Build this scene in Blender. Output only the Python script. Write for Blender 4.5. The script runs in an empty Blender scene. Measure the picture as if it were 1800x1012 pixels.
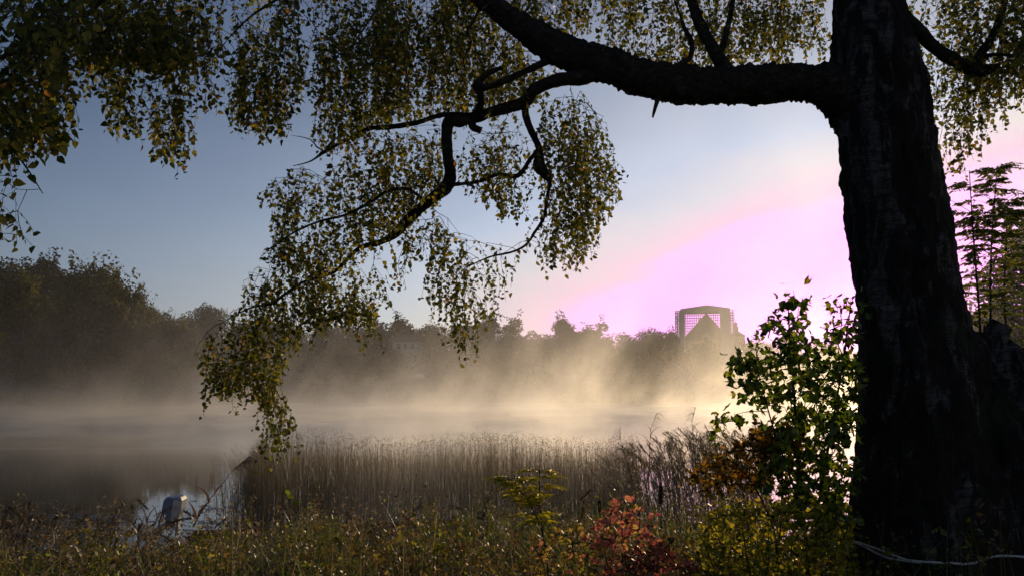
import bpy, bmesh, math, random
import numpy as np
from mathutils import Vector, Matrix, noise as mnoise

S = bpy.context.scene
R = math.radians
# ------------------------------------------------------------------ camera
F = 1559.0                      # focal length in photo pixels (1800 wide)
HOR = 682.0                     # horizon row in the photo
CAM_Z = 2.5
PITCH = math.atan((HOR - 506.0) / F)
cam_d = bpy.data.cameras.new('camera'); cam = bpy.data.objects.new('camera', cam_d)
S.collection.objects.link(cam); S.camera = cam
cam_d.sensor_width = 36.0; cam_d.lens = 36.0 * F / 1800.0
cam_d.clip_start = 0.05; cam_d.clip_end = 6000
cam.location = (0, 0, CAM_Z); cam.rotation_euler = (R(90) + PITCH, 0, 0)
CP, SP = math.cos(PITCH), math.sin(PITCH)

def at(px, py, d):
    """photo pixel -> world point whose ground distance (Y) from the camera is d"""
    u = (px - 900.0) / F; v = (506.0 - py) / F
    dy = CP - v * SP; dz = SP + v * CP
    t = d / dy
    return Vector((u * t, d, CAM_Z + dz * t))

def proj(X, Y, Z):
    """world arrays -> photo pixel arrays"""
    z = Z - CAM_Z
    f = Y * CP + z * SP; w = -Y * SP + z * CP
    return 900 + F * X / f, 506 - F * w / f

# ------------------------------------------------------------------ light
SUN_AZ = math.atan((1568 - 900) / F); SUN_EL = R(8.6)
SUN_DIR = Vector((math.sin(SUN_AZ) * math.cos(SUN_EL), math.cos(SUN_AZ) * math.cos(SUN_EL), math.sin(SUN_EL)))
sd = bpy.data.lights.new('sun', 'SUN'); sd.energy = 2.7; sd.angle = R(0.5); sd.color = (1.0, 0.73, 0.40)
so = bpy.data.objects.new('sun', sd); S.collection.objects.link(so)
so.rotation_euler = SUN_DIR.to_track_quat('Z', 'Y').to_euler(); so.location = (40, 60, 60)

S.view_settings.view_transform = 'Standard'; S.view_settings.look = 'None'
S.view_settings.gamma = 1.0; S.view_settings.exposure = 0.08; S.view_settings.use_curve_mapping = False
S.render.engine = 'CYCLES'
cy = S.cycles
cy.max_bounces = 6; cy.diffuse_bounces = 2; cy.glossy_bounces = 3; cy.transmission_bounces = 3
cy.transparent_max_bounces = 16; cy.volume_bounces = 1
cy.volume_step_rate = 1.0; cy.volume_max_steps = 256
cy.use_adaptive_sampling = True; cy.adaptive_threshold = 0.02
cy.use_denoising = True; cy.denoiser = 'OPENIMAGEDENOISE'
cy.sample_clamp_indirect = 4.0
cy.caustics_reflective = False; cy.caustics_refractive = False

# ------------------------------------------------------------------ node helpers
class NT:
    def __init__(s, tree): s.t = tree; s.n = tree.nodes; s.l = tree.links
    def new(s, kind, **kw):
        n = s.n.new(kind)
        for k, v in kw.items(): setattr(n, k, v)
        return n
    def put(s, sock, v):
        if isinstance(v, bpy.types.NodeSocket): s.l.new(v, sock)
        else: sock.default_value = v
    def math(s, op, a, b=0.0, c=None, clamp=False):
        n = s.new('ShaderNodeMath', operation=op, use_clamp=clamp)
        s.put(n.inputs[0], a); s.put(n.inputs[1], b)
        if c is not None: s.put(n.inputs[2], c)
        return n.outputs[0]
    def vmul(s, a, v):
        n = s.new('ShaderNodeVectorMath', operation='MULTIPLY'); s.put(n.inputs[0], a); s.put(n.inputs[1], v); return n.outputs[0]
    def vadd(s, a, v):
        n = s.new('ShaderNodeVectorMath', operation='ADD'); s.put(n.inputs[0], a); s.put(n.inputs[1], v); return n.outputs[0]
    def sep(s, a):
        n = s.new('ShaderNodeSeparateXYZ'); s.put(n.inputs[0], a); return n.outputs
    def comb(s, x, y, z):
        n = s.new('ShaderNodeCombineXYZ'); s.put(n.inputs[0], x); s.put(n.inputs[1], y); s.put(n.inputs[2], z); return n.outputs[0]
    def noise(s, vec, scale, detail=3.0, rough=0.5, dist=0.0):
        n = s.new('ShaderNodeTexNoise'); s.put(n.inputs['Vector'], vec); s.put(n.inputs['Scale'], scale)
        s.put(n.inputs['Detail'], detail); s.put(n.inputs['Roughness'], rough); s.put(n.inputs['Distortion'], dist)
        return n.outputs['Fac']
    def ramp(s, fac, stops, interp='LINEAR'):
        n = s.new('ShaderNodeValToRGB'); s.put(n.inputs[0], fac); cr = n.color_ramp; cr.interpolation = interp
        while len(cr.elements) < len(stops): cr.elements.new(0.5)
        for e, (p, c) in zip(cr.elements, stops):
            e.position = p
            e.color = (c, c, c, 1) if isinstance(c, (int, float)) else (*c, 1)
        return n.outputs[0]
    def mix(s, fac, a, b, blend='MIX'):
        n = s.new('ShaderNodeMix', data_type='RGBA', blend_type=blend); n.clamp_factor = True
        s.put(n.inputs[0], fac)
        for i, v in ((6, a), (7, b)):
            if isinstance(v, tuple): v = (*v[:3], 1)
            s.put(n.inputs[i], v)
        return n.outputs[2]
    def smooth(s, x, a, b):
        n = s.new('ShaderNodeMapRange', interpolation_type='SMOOTHSTEP'); s.put(n.inputs[0], x)
        s.put(n.inputs[1], a); s.put(n.inputs[2], b); n.inputs[3].default_value = 0; n.inputs[4].default_value = 1
        return n.outputs[0]

# ------------------------------------------------------------------ world
W = bpy.data.worlds.new('World'); S.world = W; W.use_nodes = True
w = NT(W.node_tree); w.n.clear()
bg = w.new('ShaderNodeBackground'); out = w.new('ShaderNodeOutputWorld'); w.l.new(bg.outputs[0], out.inputs[0])
sky = w.new('ShaderNodeTexSky', sky_type='NISHITA'); sky.sun_disc = False
sky.sun_elevation = SUN_EL; sky.sun_rotation = SUN_AZ; sky.altitude = 60
sky.air_density = 1.0; sky.dust_density = 1.2; sky.ozone_density = 2.0
SKY_K = 0.075
bg.inputs['Strength'].default_value = SKY_K
tc = w.new('ShaderNodeTexCoord')
d = tc.outputs['Generated']
x, y, z = w.sep(d)
az = w.math('SUBTRACT', w.math('ARCTAN2', x, y), SUN_AZ + 0.02)
el = w.math('SUBTRACT', w.math('ARCSINE', z), R(4.6))
el = w.math('SUBTRACT', el, w.math('MULTIPLY', az, 0.10))
u = w.math('DIVIDE', az, 0.325); v = w.math('DIVIDE', el, 0.118)
rr = w.math('SQRT', w.math('ADD', w.math('MULTIPLY', u, u), w.math('MULTIPLY', v, v)))
cl = w.noise(w.vmul(d, (1.0, 1.0, 3.2)), 2.6, 5.0, 0.55, 0.4)
rr = w.math('ADD', rr, w.math('MULTIPLY', w.math('SUBTRACT', cl, 0.5), 0.9))
glow = w.ramp(w.math('DIVIDE', rr, 4.0), [(0.0, (1.9, 0.49, 1.9)), (0.18, (1.5, 0.53, 1.5)), (0.25, (1.02, 0.57, 1.02)), (0.285, (0.90, 0.60, 0.78)), (0.37, (0.70, 0.68, 0.78)), (0.46, (0.50, 0.61, 0.82)),
                     (0.62, (0.34, 0.44, 0.61)), (1.0, (0.19, 0.25, 0.38))])
gfac = w.ramp(w.math('DIVIDE', rr, 4.0), [(0.0, 1.0), (0.28, 1.0), (0.50, 0.70), (0.8, 0.2), (1.0, 0.0)])
sc_ = w.vmul(glow, (1 / SKY_K,) * 3)
base = w.mix(1.0, sky.outputs[0], (0.68, 0.72, 0.90), 'MULTIPLY')
# thin cloud bank high over the right of the lake
cn = w.noise(w.vmul(d, (1.2, 1.2, 3.0)), 5.0, 6.0, 0.6, 0.3)
caz = w.smooth(w.math('ARCTAN2', x, y), 0.44, 0.56)
cel = w.math('MULTIPLY', w.smooth(z, 0.02, 0.12), w.math('SUBTRACT', 1.0, w.smooth(z, 0.25, 0.34)))
cf = w.math('MULTIPLY', w.math('MULTIPLY', caz, cel), w.smooth(cn, 0.34, 0.56))
skyc = w.mix(gfac, base, sc_)
hb = w.math('MULTIPLY', w.math('SUBTRACT', 1.0, w.smooth(z, 0.03, 0.20)), w.math('SUBTRACT', 1.0, w.smooth(w.math('ABSOLUTE', az), 0.30, 0.95)))
hb = w.math('MULTIPLY', hb, w.smooth(rr, 0.95, 1.7))
skyc = w.mix(w.math('MULTIPLY', hb, 0.75), skyc, tuple(c / SKY_K for c in (0.62, 0.63, 0.52)))
skyc = w.mix(w.math('MULTIPLY', cf, 0.8), skyc, tuple(c / SKY_K for c in (0.80, 0.74, 0.70)))
w.l.new(skyc, bg.inputs['Color'])

# ------------------------------------------------------------------ object helpers
COL = S.collection
def tag(o, label=None, cat=None, group=None, kind=None):
    if label: o['label'] = label
    if cat: o['category'] = cat
    if group: o['group'] = group
    if kind: o['kind'] = kind
    return o
def empty(name, loc=(0, 0, 0)):
    o = bpy.data.objects.new(name, None); COL.objects.link(o); o.location = loc; o.empty_display_size = 0.2; return o
def link(name, me, mat=None, parent=None, smooth=False):
    """links a mesh whose vertices are in world space; a parent only translates"""
    o = bpy.data.objects.new(name, me); COL.objects.link(o)
    if mat: me.materials.append(mat)
    if smooth: me.shade_smooth()
    if parent is not None:
        o.parent = parent
        p = Vector(parent.location); q = parent.parent
        while q is not None: p += Vector(q.location); q = q.parent
        o.location = -p
    return o
def mesh_np(name, V, faces_n, idx):
    """V (n,3); faces_n = verts per face (int); idx (m, faces_n)"""
    me = bpy.data.meshes.new(name)
    V = np.asarray(V, dtype=np.float32); idx = np.asarray(idx, dtype=np.int32)
    me.vertices.add(len(V)); me.vertices.foreach_set('co', V.ravel())
    m = len(idx)
    me.loops.add(m * faces_n); me.loops.foreach_set('vertex_index', idx.ravel())
    me.polygons.add(m)
    me.polygons.foreach_set('loop_start', np.arange(0, m * faces_n, faces_n, dtype=np.int32))
    me.update(calc_edges=True)
    return me
def mesh_py(name, V, Fc):
    me = bpy.data.meshes.new(name); me.from_pydata([tuple(v) for v in V], [], [tuple(f) for f in Fc]); me.update(); return me

class MB:
    """collects verts and faces for one mesh"""
    def __init__(s): s.V = []; s.F = []
    def add(s, V, Fc):
        b = len(s.V); s.V += [tuple(v) for v in V]; s.F += [tuple(i + b for i in f) for f in Fc]
    def box(s, c, sz, rot=None):
        V = []
        for i in (-1, 1):
            for j in (-1, 1):
                for k in (-1, 1):
                    p = Vector((i * sz[0] / 2, j * sz[1] / 2, k * sz[2] / 2))
                    if rot is not None: p = rot @ p
                    V.append(Vector(c) + p)
        s.add(V, [(0, 1, 3, 2), (4, 6, 7, 5), (0, 4, 5, 1), (2, 3, 7, 6), (0, 2, 6, 4), (1, 5, 7, 3)])
    def bar(s, a, b, w_, h_=None):
        a = Vector(a); b = Vector(b); dd = b - a
        q = dd.to_track_quat('Z', 'Y').to_matrix()
        s.box((a + b) / 2, (w_, h_ or w_, dd.length), q)
    def tube(s, pts, rad, seg=6, cap=True):
        pts = [Vector(p) for p in pts]; n = len(pts)
        if not hasattr(rad, '__len__'): rad = [rad] * n
        V = []; up = None
        for i, p in enumerate(pts):
            t = (pts[min(i + 1, n - 1)] - pts[max(i - 1, 0)])
            if t.length < 1e-9: t = Vector((0, 0, 1))
            t.normalize()
            if up is None:
                up = t.orthogonal().normalized()
            up = (up - t * up.dot(t))
            if up.length < 1e-6: up = t.orthogonal()
            up.normalize(); sd_ = t.cross(up)
            for k in range(seg):
                a = 2 * math.pi * k / seg
                V.append(p + (up * math.cos(a) + sd_ * math.sin(a)) * rad[i])
        Fc = []
        for i in range(n - 1):
            for k in range(seg):
                k2 = (k + 1) % seg
                Fc.append((i * seg + k, i * seg + k2, (i + 1) * seg + k2, (i + 1) * seg + k))
        if cap:
            Fc.append(tuple(range(seg - 1, -1, -1))); Fc.append(tuple((n - 1) * seg + k for k in range(seg)))
        s.add(V, Fc)
    def build(s, name, mat, parent=None, smooth=False):
        return link(name, mesh_py(name, s.V, s.F), mat, parent, smooth)

def spline(pts, per=6):
    """Catmull-Rom through tuples (any length)"""
    P = [np.array(p, dtype=float) for p in pts]; out_ = []
    for i in range(len(P) - 1):
        p0 = P[max(i - 1, 0)]; p1 = P[i]; p2 = P[i + 1]; p3 = P[min(i + 2, len(P) - 1)]
        for k in range(per):
            t = k / per
            out_.append(0.5 * ((2 * p1) + (-p0 + p2) * t + (2 * p0 - 5 * p1 + 4 * p2 - p3) * t * t + (-p0 + 3 * p1 - 3 * p2 + p3) * t ** 3))
    out_.append(P[-1]); return out_

# ------------------------------------------------------------------ materials
def new_mat(name):
    m = bpy.data.materials.new(name); m.use_nodes = True
    t = NT(m.node_tree); t.n.clear()
    o = t.new('ShaderNodeOutputMaterial'); return m, t, o
def principled(t, **kw):
    p = t.new('ShaderNodeBsdfPrincipled')
    for k, v in kw.items(): t.put(p.inputs[k.replace('_', ' ')], v)
    return p
def leaf_mat(name, cols, trans=0.45, rough=0.45, spec=0.3, tint=(1.0, 1.0, 0.7), tk=1.3, patches=None):
    """per-leaf colour from the list [(position, colour)], light comes through"""
    m, t, o = new_mat(name)
    g = t.new('ShaderNodeNewGeometry')
    c = t.ramp(g.outputs['Random Per Island'], cols)
    if patches:                                 # second palette in patches: mixed bank plants, painted soft light on willows
        sc_p, cols2 = patches; tcp = t.new('ShaderNodeTexCoord')
        c2 = t.ramp(g.outputs['Random Per Island'], cols2)
        c = t.mix(t.smooth(t.noise(tcp.outputs['Object'], sc_p, 3.0, 0.55), .42, .60), c, c2)
    p = principled(t, Base_Color=c, Roughness=rough)
    p.inputs['Specular IOR Level'].default_value = spec
    tr = t.new('ShaderNodeBsdfTranslucent')
    t.l.new(t.mix(1.0, c, tuple(q * tk for q in tint), 'MULTIPLY'), tr.inputs[0])
    mx = t.new('ShaderNodeMixShader'); mx.inputs[0].default_value = trans
    t.l.new(p.outputs[0], mx.inputs[1]); t.l.new(tr.outputs[0], mx.inputs[2]); t.l.new(mx.outputs[0], o.inputs[0])
    return m
def plain(name, col, rough=0.7, var=0.25, scale=8.0, bump=0.0, spec=0.3):
    m, t, o = new_mat(name)
    tcn = t.new('ShaderNodeTexCoord'); n = t.noise(tcn.outputs['Object'], scale, 5.0, 0.6)
    c = t.ramp(n, [(0.3, tuple(q * (1 - var) for q in col)), (0.7, tuple(min(1, q * (1 + var)) for q in col))])
    p = principled(t, Base_Color=c, Roughness=rough); p.inputs['Specular IOR Level'].default_value = spec
    if bump:
        b = t.new('ShaderNodeBump'); b.inputs['Strength'].default_value = bump; b.inputs['Distance'].default_value = 0.02
        t.l.new(n, b.inputs['Height']); t.l.new(b.outputs[0], p.inputs['Normal'])
    t.l.new(p.outputs[0], o.inputs[0]); return m

# ------------------------------------------------------------------ ground
def sm(x, a, b):
    t = min(1.0, max(0.0, (x - a) / (b - a))); return t * t * (3 - 2 * t)
def far_shore(X):
    return 155.0 - 32.0 * (1 - sm(X, -52, -38)) + 2.5 * mnoise.noise((X * 0.03, 3.1, 0))
def near_shore(X):
    return 10.8 + 0.9 * mnoise.noise((X * 0.25, 7.7, 0)) + 2.5 * sm(X, 2.5, 6.0) + 42 * sm(X, 16.0, 24.0)
def ground_z(X, Y):
    if Y < 75:
        s_ = near_shore(X)
        z = 0.95 - 0.95 * sm(Y, s_ - 4.5, s_) - 1.0 * sm(Y, s_, s_ + 4)
        z += 0.05 * mnoise.noise((X * 0.9, Y * 0.9, 0)) * (1 - sm(Y, s_ - 1, s_))
        z += 0.35 * sm(X, 2.0, 5.0) * (1 - sm(Y, s_ - 5, s_ - 1))
        return z
    e = Y - far_shore(X)
    z = -1.0 + 2.2 * sm(e, -6, 5) + 3.5 * sm(e, 4, 45) + 5.0 * sm(e, 60, 250)
    hl = sm(-X, 30, 100)
    z += hl * (6.0 * sm(e, 8, 60) + 4 * sm(e, 50, 220))
    z += 9.0 * sm(e, 120, 300) * math.exp(-((X - 80) / 90.0) ** 2)
    z += 1.2 * mnoise.noise((X * 0.03, Y * 0.03, 0)) * sm(e, 3, 20)
    return z

def grid_axis(segs):
    o = []
    for a, b, s_ in segs: o += list(np.arange(a, b, s_))
    o.append(segs[-1][1]); return o
gx = grid_axis([(-900, -400, 100), (-400, -120, 14), (-120, -14, 5), (-14, 14, 0.5), (14, 120, 5), (120, 400, 14), (400, 900, 100)])
gy = grid_axis([(-60, -4, 4), (-4, 20, 0.5), (20, 70, 2), (70, 110, 6), (110, 180, 3), (180, 420, 10), (420, 900, 120)])
V = [(X, Y, ground_z(X, Y)) for Y in gy for X in gx]
nx = len(gx)
Fc = [(j * nx + i, j * nx + i + 1, (j + 1) * nx + i + 1, (j + 1) * nx + i) for j in range(len(gy) - 1) for i in range(nx - 1)]
mg, t, o_ = new_mat('bank_soil')
tcn = t.new('ShaderNodeTexCoord')
n1 = t.noise(tcn.outputs['Object'], 0.6, 6.0, 0.65)
n2 = t.noise(tcn.outputs['Object'], 14.0, 5.0, 0.7)
c = t.ramp(n1, [(0.3, (0.030, 0.026, 0.014)), (0.5, (0.040, 0.045, 0.018)), (0.75, (0.070, 0.066, 0.030))])
c = t.mix(n2, c, (0.05, 0.04, 0.022))
p = principled(t, Base_Color=c, Roughness=0.95)
b = t.new('ShaderNodeBump'); b.inputs['Strength'].default_value = 0.6; b.inputs['Distance'].default_value = 0.05
t.l.new(n2, b.inputs['Height']); t.l.new(b.outputs[0], p.inputs['Normal']); t.l.new(p.outputs[0], o_.inputs[0])
gnd = link('ground', mesh_py('ground', V, Fc), mg, None, True)
tag(gnd, 'dark soil of the near bank, lake bed and wooded far shore', None, None, 'structure')

# ------------------------------------------------------------------ water
mw, t, o_ = new_mat('lake_water')
g = t.new('ShaderNodeNewGeometry'); pos = g.outputs['Position']
px_, py_, pz_ = t.sep(pos)
r1 = t.noise(t.vmul(pos, (0.5, 1.6, 1.0)), 2.2, 3.0, 0.55)
r2 = t.noise(t.vmul(pos, (0.12, 0.3, 1.0)), 0.8, 3.0, 0.5)
patch = t.noise(t.vmul(pos, (0.02, 0.05, 1.0)), 1.0, 3.0, 0.6)
farf = t.smooth(py_, 28.0, 75.0)
amp = t.math('MULTIPLY', t.math('ADD', 0.006, t.math('MULTIPLY', farf, 0.9)), t.smooth(patch, 0.25, 0.6))
hgt = t.math('ADD', t.math('MULTIPLY', r1, 0.6), r2)
b = t.new('ShaderNodeBump'); b.inputs['Distance'].default_value = 0.40
t.l.new(amp, b.inputs['Strength']); t.l.new(hgt, b.inputs['Height'])
p = principled(t, Base_Color=(0.012, 0.014, 0.010, 1), Roughness=0.05); p.inputs['IOR'].default_value = 1.33
t.put(p.inputs['Roughness'], t.math('ADD', 0.03, t.math('MULTIPLY', farf, 0.27)))
t.l.new(b.outputs[0], p.inputs['Normal']); t.l.new(p.outputs[0], o_.inputs[0])
wm = mesh_py('water', [(-700, 4.5, 0), (700, 4.5, 0), (700, 175, 0), (-700, 175, 0)], [(0, 1, 2, 3)])
wat = link('water', wm, mw); tag(wat, 'still lake water under rising mist', None, None, 'structure')

# ------------------------------------------------------------------ haze and mist
def volume_box(name, lo, hi, mat):
    (a, b_, c_), (d_, e_, f_) = lo, hi
    V = [(a, b_, c_), (d_, b_, c_), (d_, e_, c_), (a, e_, c_), (a, b_, f_), (d_, b_, f_), (d_, e_, f_), (a, e_, f_)]
    return link(name, mesh_py(name, V, [(3, 2, 1, 0), (4, 5, 6, 7), (0, 1, 5, 4), (1, 2, 6, 5), (2, 3, 7, 6), (3, 0, 4, 7)]), mat)
mh, t, o_ = new_mat('morning_haze')
pv = t.new('ShaderNodeVolumePrincipled')
pv.inputs['Color'].default_value = (0.95, 0.95, 0.95, 1); pv.inputs['Density'].default_value = 0.00023; pv.inputs['Anisotropy'].default_value = 0.45
t.l.new(pv.outputs[0], o_.inputs['Volume'])
hz = volume_box('haze', (-905, -64, -3.0), (905, 905, 62), mh)
tag(hz, 'thin warm morning haze over the lake and far shore', None, None, 'stuff')

mm, t, o_ = new_mat('rising_mist')
g = t.new('ShaderNodeNewGeometry'); pos = g.outputs['Position']
X_, Y_, Z_ = t.sep(pos)
lean = t.comb(t.math('MULTIPLY', Z_, -0.25), 0.0, 0.0)
q = t.vadd(pos, lean)
n_big = t.noise(t.vmul(q, (1, 0.8, 0.25)), 0.035, 2.0, 0.5)
n_w = t.noise(t.vmul(q, (1, 0.6, 0.62)), 0.17, 5.0, 0.62, 0.9)
thin = t.math('SUBTRACT', 1.0, t.math('MULTIPLY', 0.97, t.math('MULTIPLY', t.smooth(X_, 0.0, 7.0), t.smooth(Y_, 22.0, 42.0))))
low = t.math('MULTIPLY', thin, t.math('POWER', 2.718, t.math('MULTIPLY', Z_, -1.1)))
low = t.math('MULTIPLY', low, t.smooth(n_w, 0.30, 0.66))
low = t.math('MULTIPLY', low, t.math('ADD', 1.0, t.math('MULTIPLY', t.smooth(X_, -7.5, -4.0), t.math('SUBTRACT', 1.4, t.math('MULTIPLY', 1.4, t.smooth(Y_, 24.0, 44.0))))))
H = t.math('ADD', 0.9, t.math('MULTIPLY', t.math('MULTIPLY', t.smooth(n_big, 0.38, 0.66), t.math('ADD', 1.6, t.math('MULTIPLY', 3.2, t.smooth(X_, -55.0, -10.0)))), 1.0))
high = t.math('MULTIPLY', t.math('POWER', 2.718, t.math('DIVIDE', t.math('MULTIPLY', Z_, -1.0), H)), t.smooth(n_w, 0.46, 0.63))
xm_ = t.smooth(X_, -7.5, -4.0)
edge = t.math('ADD', t.math('MULTIPLY', t.smooth(Y_, 20.0, 46.0), t.math('SUBTRACT', 1.0, xm_)), t.math('MULTIPLY', t.smooth(Y_, 11.2, 25.0), xm_))
den = t.math('ADD', t.math('MULTIPLY', low, 0.038), t.math('MULTIPLY', high, 0.034))
den = t.math('MULTIPLY', den, edge)
den = t.math('MULTIPLY', den, t.math('ADD', 0.45, t.math('MULTIPLY', 0.55, t.smooth(X_, -66.0, -20.0))))
pv = t.new('ShaderNodeVolumePrincipled')
pv.inputs['Color'].default_value = (0.97, 0.96, 0.95, 1); pv.inputs['Anisotropy'].default_value = 0.70
t.l.new(den, pv.inputs['Density']); t.l.new(pv.outputs[0], o_.inputs['Volume'])
mm.cycles.volume_step_rate = 0.4 if hasattr(mm.cycles, 'volume_step_rate') else 1.0
ms = volume_box('mist', (-130, 11.0, 0.03), (130, 153, 18), mm)
tag(ms, 'wispy mist rising off the lake surface in the low sun', None, None, 'stuff')

# ------------------------------------------------------------------ foliage helpers
def rot_frames(rng, n, droop=0.0, spread=1.0):
    """random orthonormal frames (n,3,3): columns side, along, normal; droop pulls 'along' downwards"""
    a = rng.normal(size=(n, 3)) * np.array([1, 1, spread]); a[:, 2] -= droop
    a /= np.linalg.norm(a, axis=1, keepdims=True) + 1e-9
    b = rng.normal(size=(n, 3)); s_ = np.cross(a, b); s_ /= np.linalg.norm(s_, axis=1, keepdims=True) + 1e-9
    nn = np.cross(s_, a)
    return np.stack([s_, a, nn], axis=2)
def stamp(tv, tf, P, M, size):
    """stamp template verts tv (k,3), faces tf (f,4) at P with frames M, sizes"""
    n = len(P); k = len(tv)
    V = np.einsum('nij,kj->nki', M, tv) * np.asarray(size).reshape(-1, 1, 1) + P[:, None, :]
    idx = tf[None, :, :] + (np.arange(n) * k)[:, None, None]
    return V.reshape(-1, 3), idx.reshape(-1, tf.shape[1])
# clump face used for far crowns: an irregular folded patch
T_CLUMP = (np.array([[-.5, -.35, 0], [.1, -.55, .12], [.55, .1, -.1], [-.15, .5, .15]]), np.array([[0, 1, 2, 3]]))
# birch leaf: broad base, long tip, folded on the midrib; y is along the leaf
T_BIRCH = (np.array([[0, 0, 0], [.36, .22, .09], [.30, .55, .07], [0, 1.0, -.06], [-.36, .22, .09], [-.30, .55, .07]]),
           np.array([[0, 1, 2, 3], [0, 3, 5, 4]]))
T_OVAL = (np.array([[0, 0, 0], [.22, .3, .05], [.20, .68, .04], [0, 1.0, -.05], [-.22, .3, .05], [-.20, .68, .04]]),
          np.array([[0, 1, 2, 3], [0, 3, 5, 4]]))

def crown_points(rng, n, w_, h_, lobes, shape='round', flat=0.75, lob=1.0):
    """points on the skins of many lobes filling a crown of width w_, height h_ (base at z=0)"""
    out_ = []
    L = []
    for i in range(lobes):
        for _ in range(40):
            p = rng.uniform(-1, 1, 3)
            if p @ p < 1: break
        zz = (p[2] + 1) / 2
        if shape == 'round': r_ = math.sqrt(max(0, 1 - (zz - .42) ** 2 / .44))
        elif shape == 'cone': r_ = 1 - zz * 0.85
        elif shape == 'willow': r_ = math.sqrt(max(0, 1 - (zz - .35) ** 2 / .45))
        else: r_ = 0.75 if zz < .8 else .5
        rad = rng.uniform(.19, .36) * (1.12 - 0.5 * zz) * lob
        q = np.array([p[0] * w_ / 2 * r_ * .82, p[1] * w_ / 2 * r_ * .82, h_ * (.06 + .86 * zz)])
        L.append((q, rad * w_ * .75))
    vol = np.array([l[1] ** 2 for l in L]); cnt = (vol / vol.sum() * n).astype(int) + 1
    for (q, rad), c in zip(L, cnt):
        v = rng.normal(size=(c, 3)); v /= np.linalg.norm(v, axis=1, keepdims=True)
        v *= rad * rng.uniform(.55, 1.06, (c, 1)) ** .6
        v *= 1 + .28 * np.sin(v[:, :1] * 5 / rad + q[0]) * np.cos(v[:, 2:] * 4 / rad)
        v[:, 2] *= flat
        out_.append(q + v)
    P = np.concatenate(out_)
    return P[P[:, 2] > -0.2]

BARK_FAR = plain('far_bark', (0.07, 0.055, 0.04), 0.9)
FAR_GREEN = leaf_mat('far_leaves', [(0.0, (0.022, 0.032, 0.011)), (0.5, (0.042, 0.052, 0.017)), (1.0, (0.075, 0.072, 0.024))], 0.30, 0.7, 0.1)
WILLOW = leaf_mat('willow_leaves', [(0.0, (0.026, 0.032, 0.009)), (0.5, (0.055, 0.060, 0.014)), (1.0, (0.11, 0.10, 0.022))], 0.42, 0.6, 0.1, patches=(.28, [(0, (.06, .065, .014)), (.5, (.12, .115, .024)), (1, (.20, .17, .035))]))  # brighter noise patches put soft light variation into the crown colour
DARKG = leaf_mat('dark_leaves', [(0.0, (0.008, 0.012, 0.006)), (0.6, (0.016, 0.022, 0.009)), (1.0, (0.03, 0.034, 0.013))], 0.22, 0.7, 0.1)

def tree_meshes(seed, w_, h_, n, lobes, shape, leaf, trunk_h, wisps=0, lob=1.0):
    rng = np.random.default_rng(seed); rnd = random.Random(seed)
    ch = h_ - trunk_h * 0.75
    P = crown_points(rng, n, w_, ch, lobes, shape, .8, lob)
    P[:, 2] += trunk_h * .75
    if wisps:                                   # thin feathery shoots standing out of the crown top
        top = P[P[:, 2] > np.percentile(P[:, 2], 80)]
        ex = []
        for i in range(wisps):
            b_ = top[rng.integers(len(top))]; L = rng.uniform(.08, .2) * h_; dx, dy = rng.normal(0, .22, 2)
            k = 26; tt = rng.uniform(0, 1, k)
            ex.append(np.stack([b_[0] + dx * L * tt + rng.normal(0, .16, k), b_[1] + dy * L * tt + rng.normal(0, .16, k), b_[2] + L * tt], 1))
        P = np.concatenate([P] + ex)
    V, I = stamp(T_CLUMP[0], T_CLUMP[1], P, rot_frames(rng, len(P), .3), leaf * rng.uniform(.55, 1.35, len(P)))
    cm = mesh_np('crown', V, 4, I)
    tb = MB(); H = h_ * .72
    pts = [(0, 0, -1.0), (0.05 * w_ * rnd.uniform(-1, 1), 0, H * .3), (0.08 * w_ * rnd.uniform(-1, 1), .05 * w_ * rnd.uniform(-1, 1), H * .65), (0, 0, H)]
    rt = .022 * h_ + .05
    tb.tube([tuple(p) for p in spline(pts, 4)], list(np.linspace(rt * 1.3, rt * .25, 13)), 8)
    for i in range(7):
        z0 = H * rnd.uniform(.28, .8); a = rnd.uniform(0, 6.28); L = w_ * rnd.uniform(.22, .42)
        tb.tube([(0, 0, z0), (math.cos(a) * L * .5, math.sin(a) * L * .5, z0 + L * .45), (math.cos(a) * L, math.sin(a) * L, z0 + L * 1.0)], [rt * .5, rt * .32, rt * .12], 5)
    tm = mesh_py('trunk', tb.V, tb.F)
    return cm, tm

def place_tree(name, X, Y, z, meshes, mat, label, cat, group, sc=1.0, rz=0.0, szz=1.0):
    r = empty(name, (X, Y, z)); r.rotation_euler.z = rz; r.scale = (sc, sc, sc * szz)
    tag(r, label, cat, group)
    c = bpy.data.objects.new('crown', meshes[0]); COL.objects.link(c); c.parent = r
    if not meshes[0].materials: meshes[0].materials.append(mat)
    k = bpy.data.objects.new('trunk', meshes[1]); COL.objects.link(k); k.parent = r
    if not meshes[1].materials: meshes[1].materials.append(BARK_FAR)
    return r

# prototypes, unit height 10 m
W1 = tree_meshes(1, 9.5, 10, 24000, 80, 'willow', .18, .8, 120, .62)
W2 = tree_meshes(2, 8.5, 10, 22000, 70, 'willow', .18, .8, 90, .62)
R1 = tree_meshes(3, 8.0, 10, 11000, 34, 'round', .23, 1.6, 0)
R2 = tree_meshes(4, 6.6, 10, 10000, 30, 'round', .22, 1.6, 22)
R3 = tree_meshes(5, 5.0, 10, 9000, 30, 'col', .22, 1.2, 10)
Q1 = tree_meshes(11, 10.5, 10, 15000, 60, 'round', .22, 1.4, 0)
B1 = tree_meshes(7, 12.0, 10, 12000, 40, 'round', .25, .8, 30)

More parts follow.
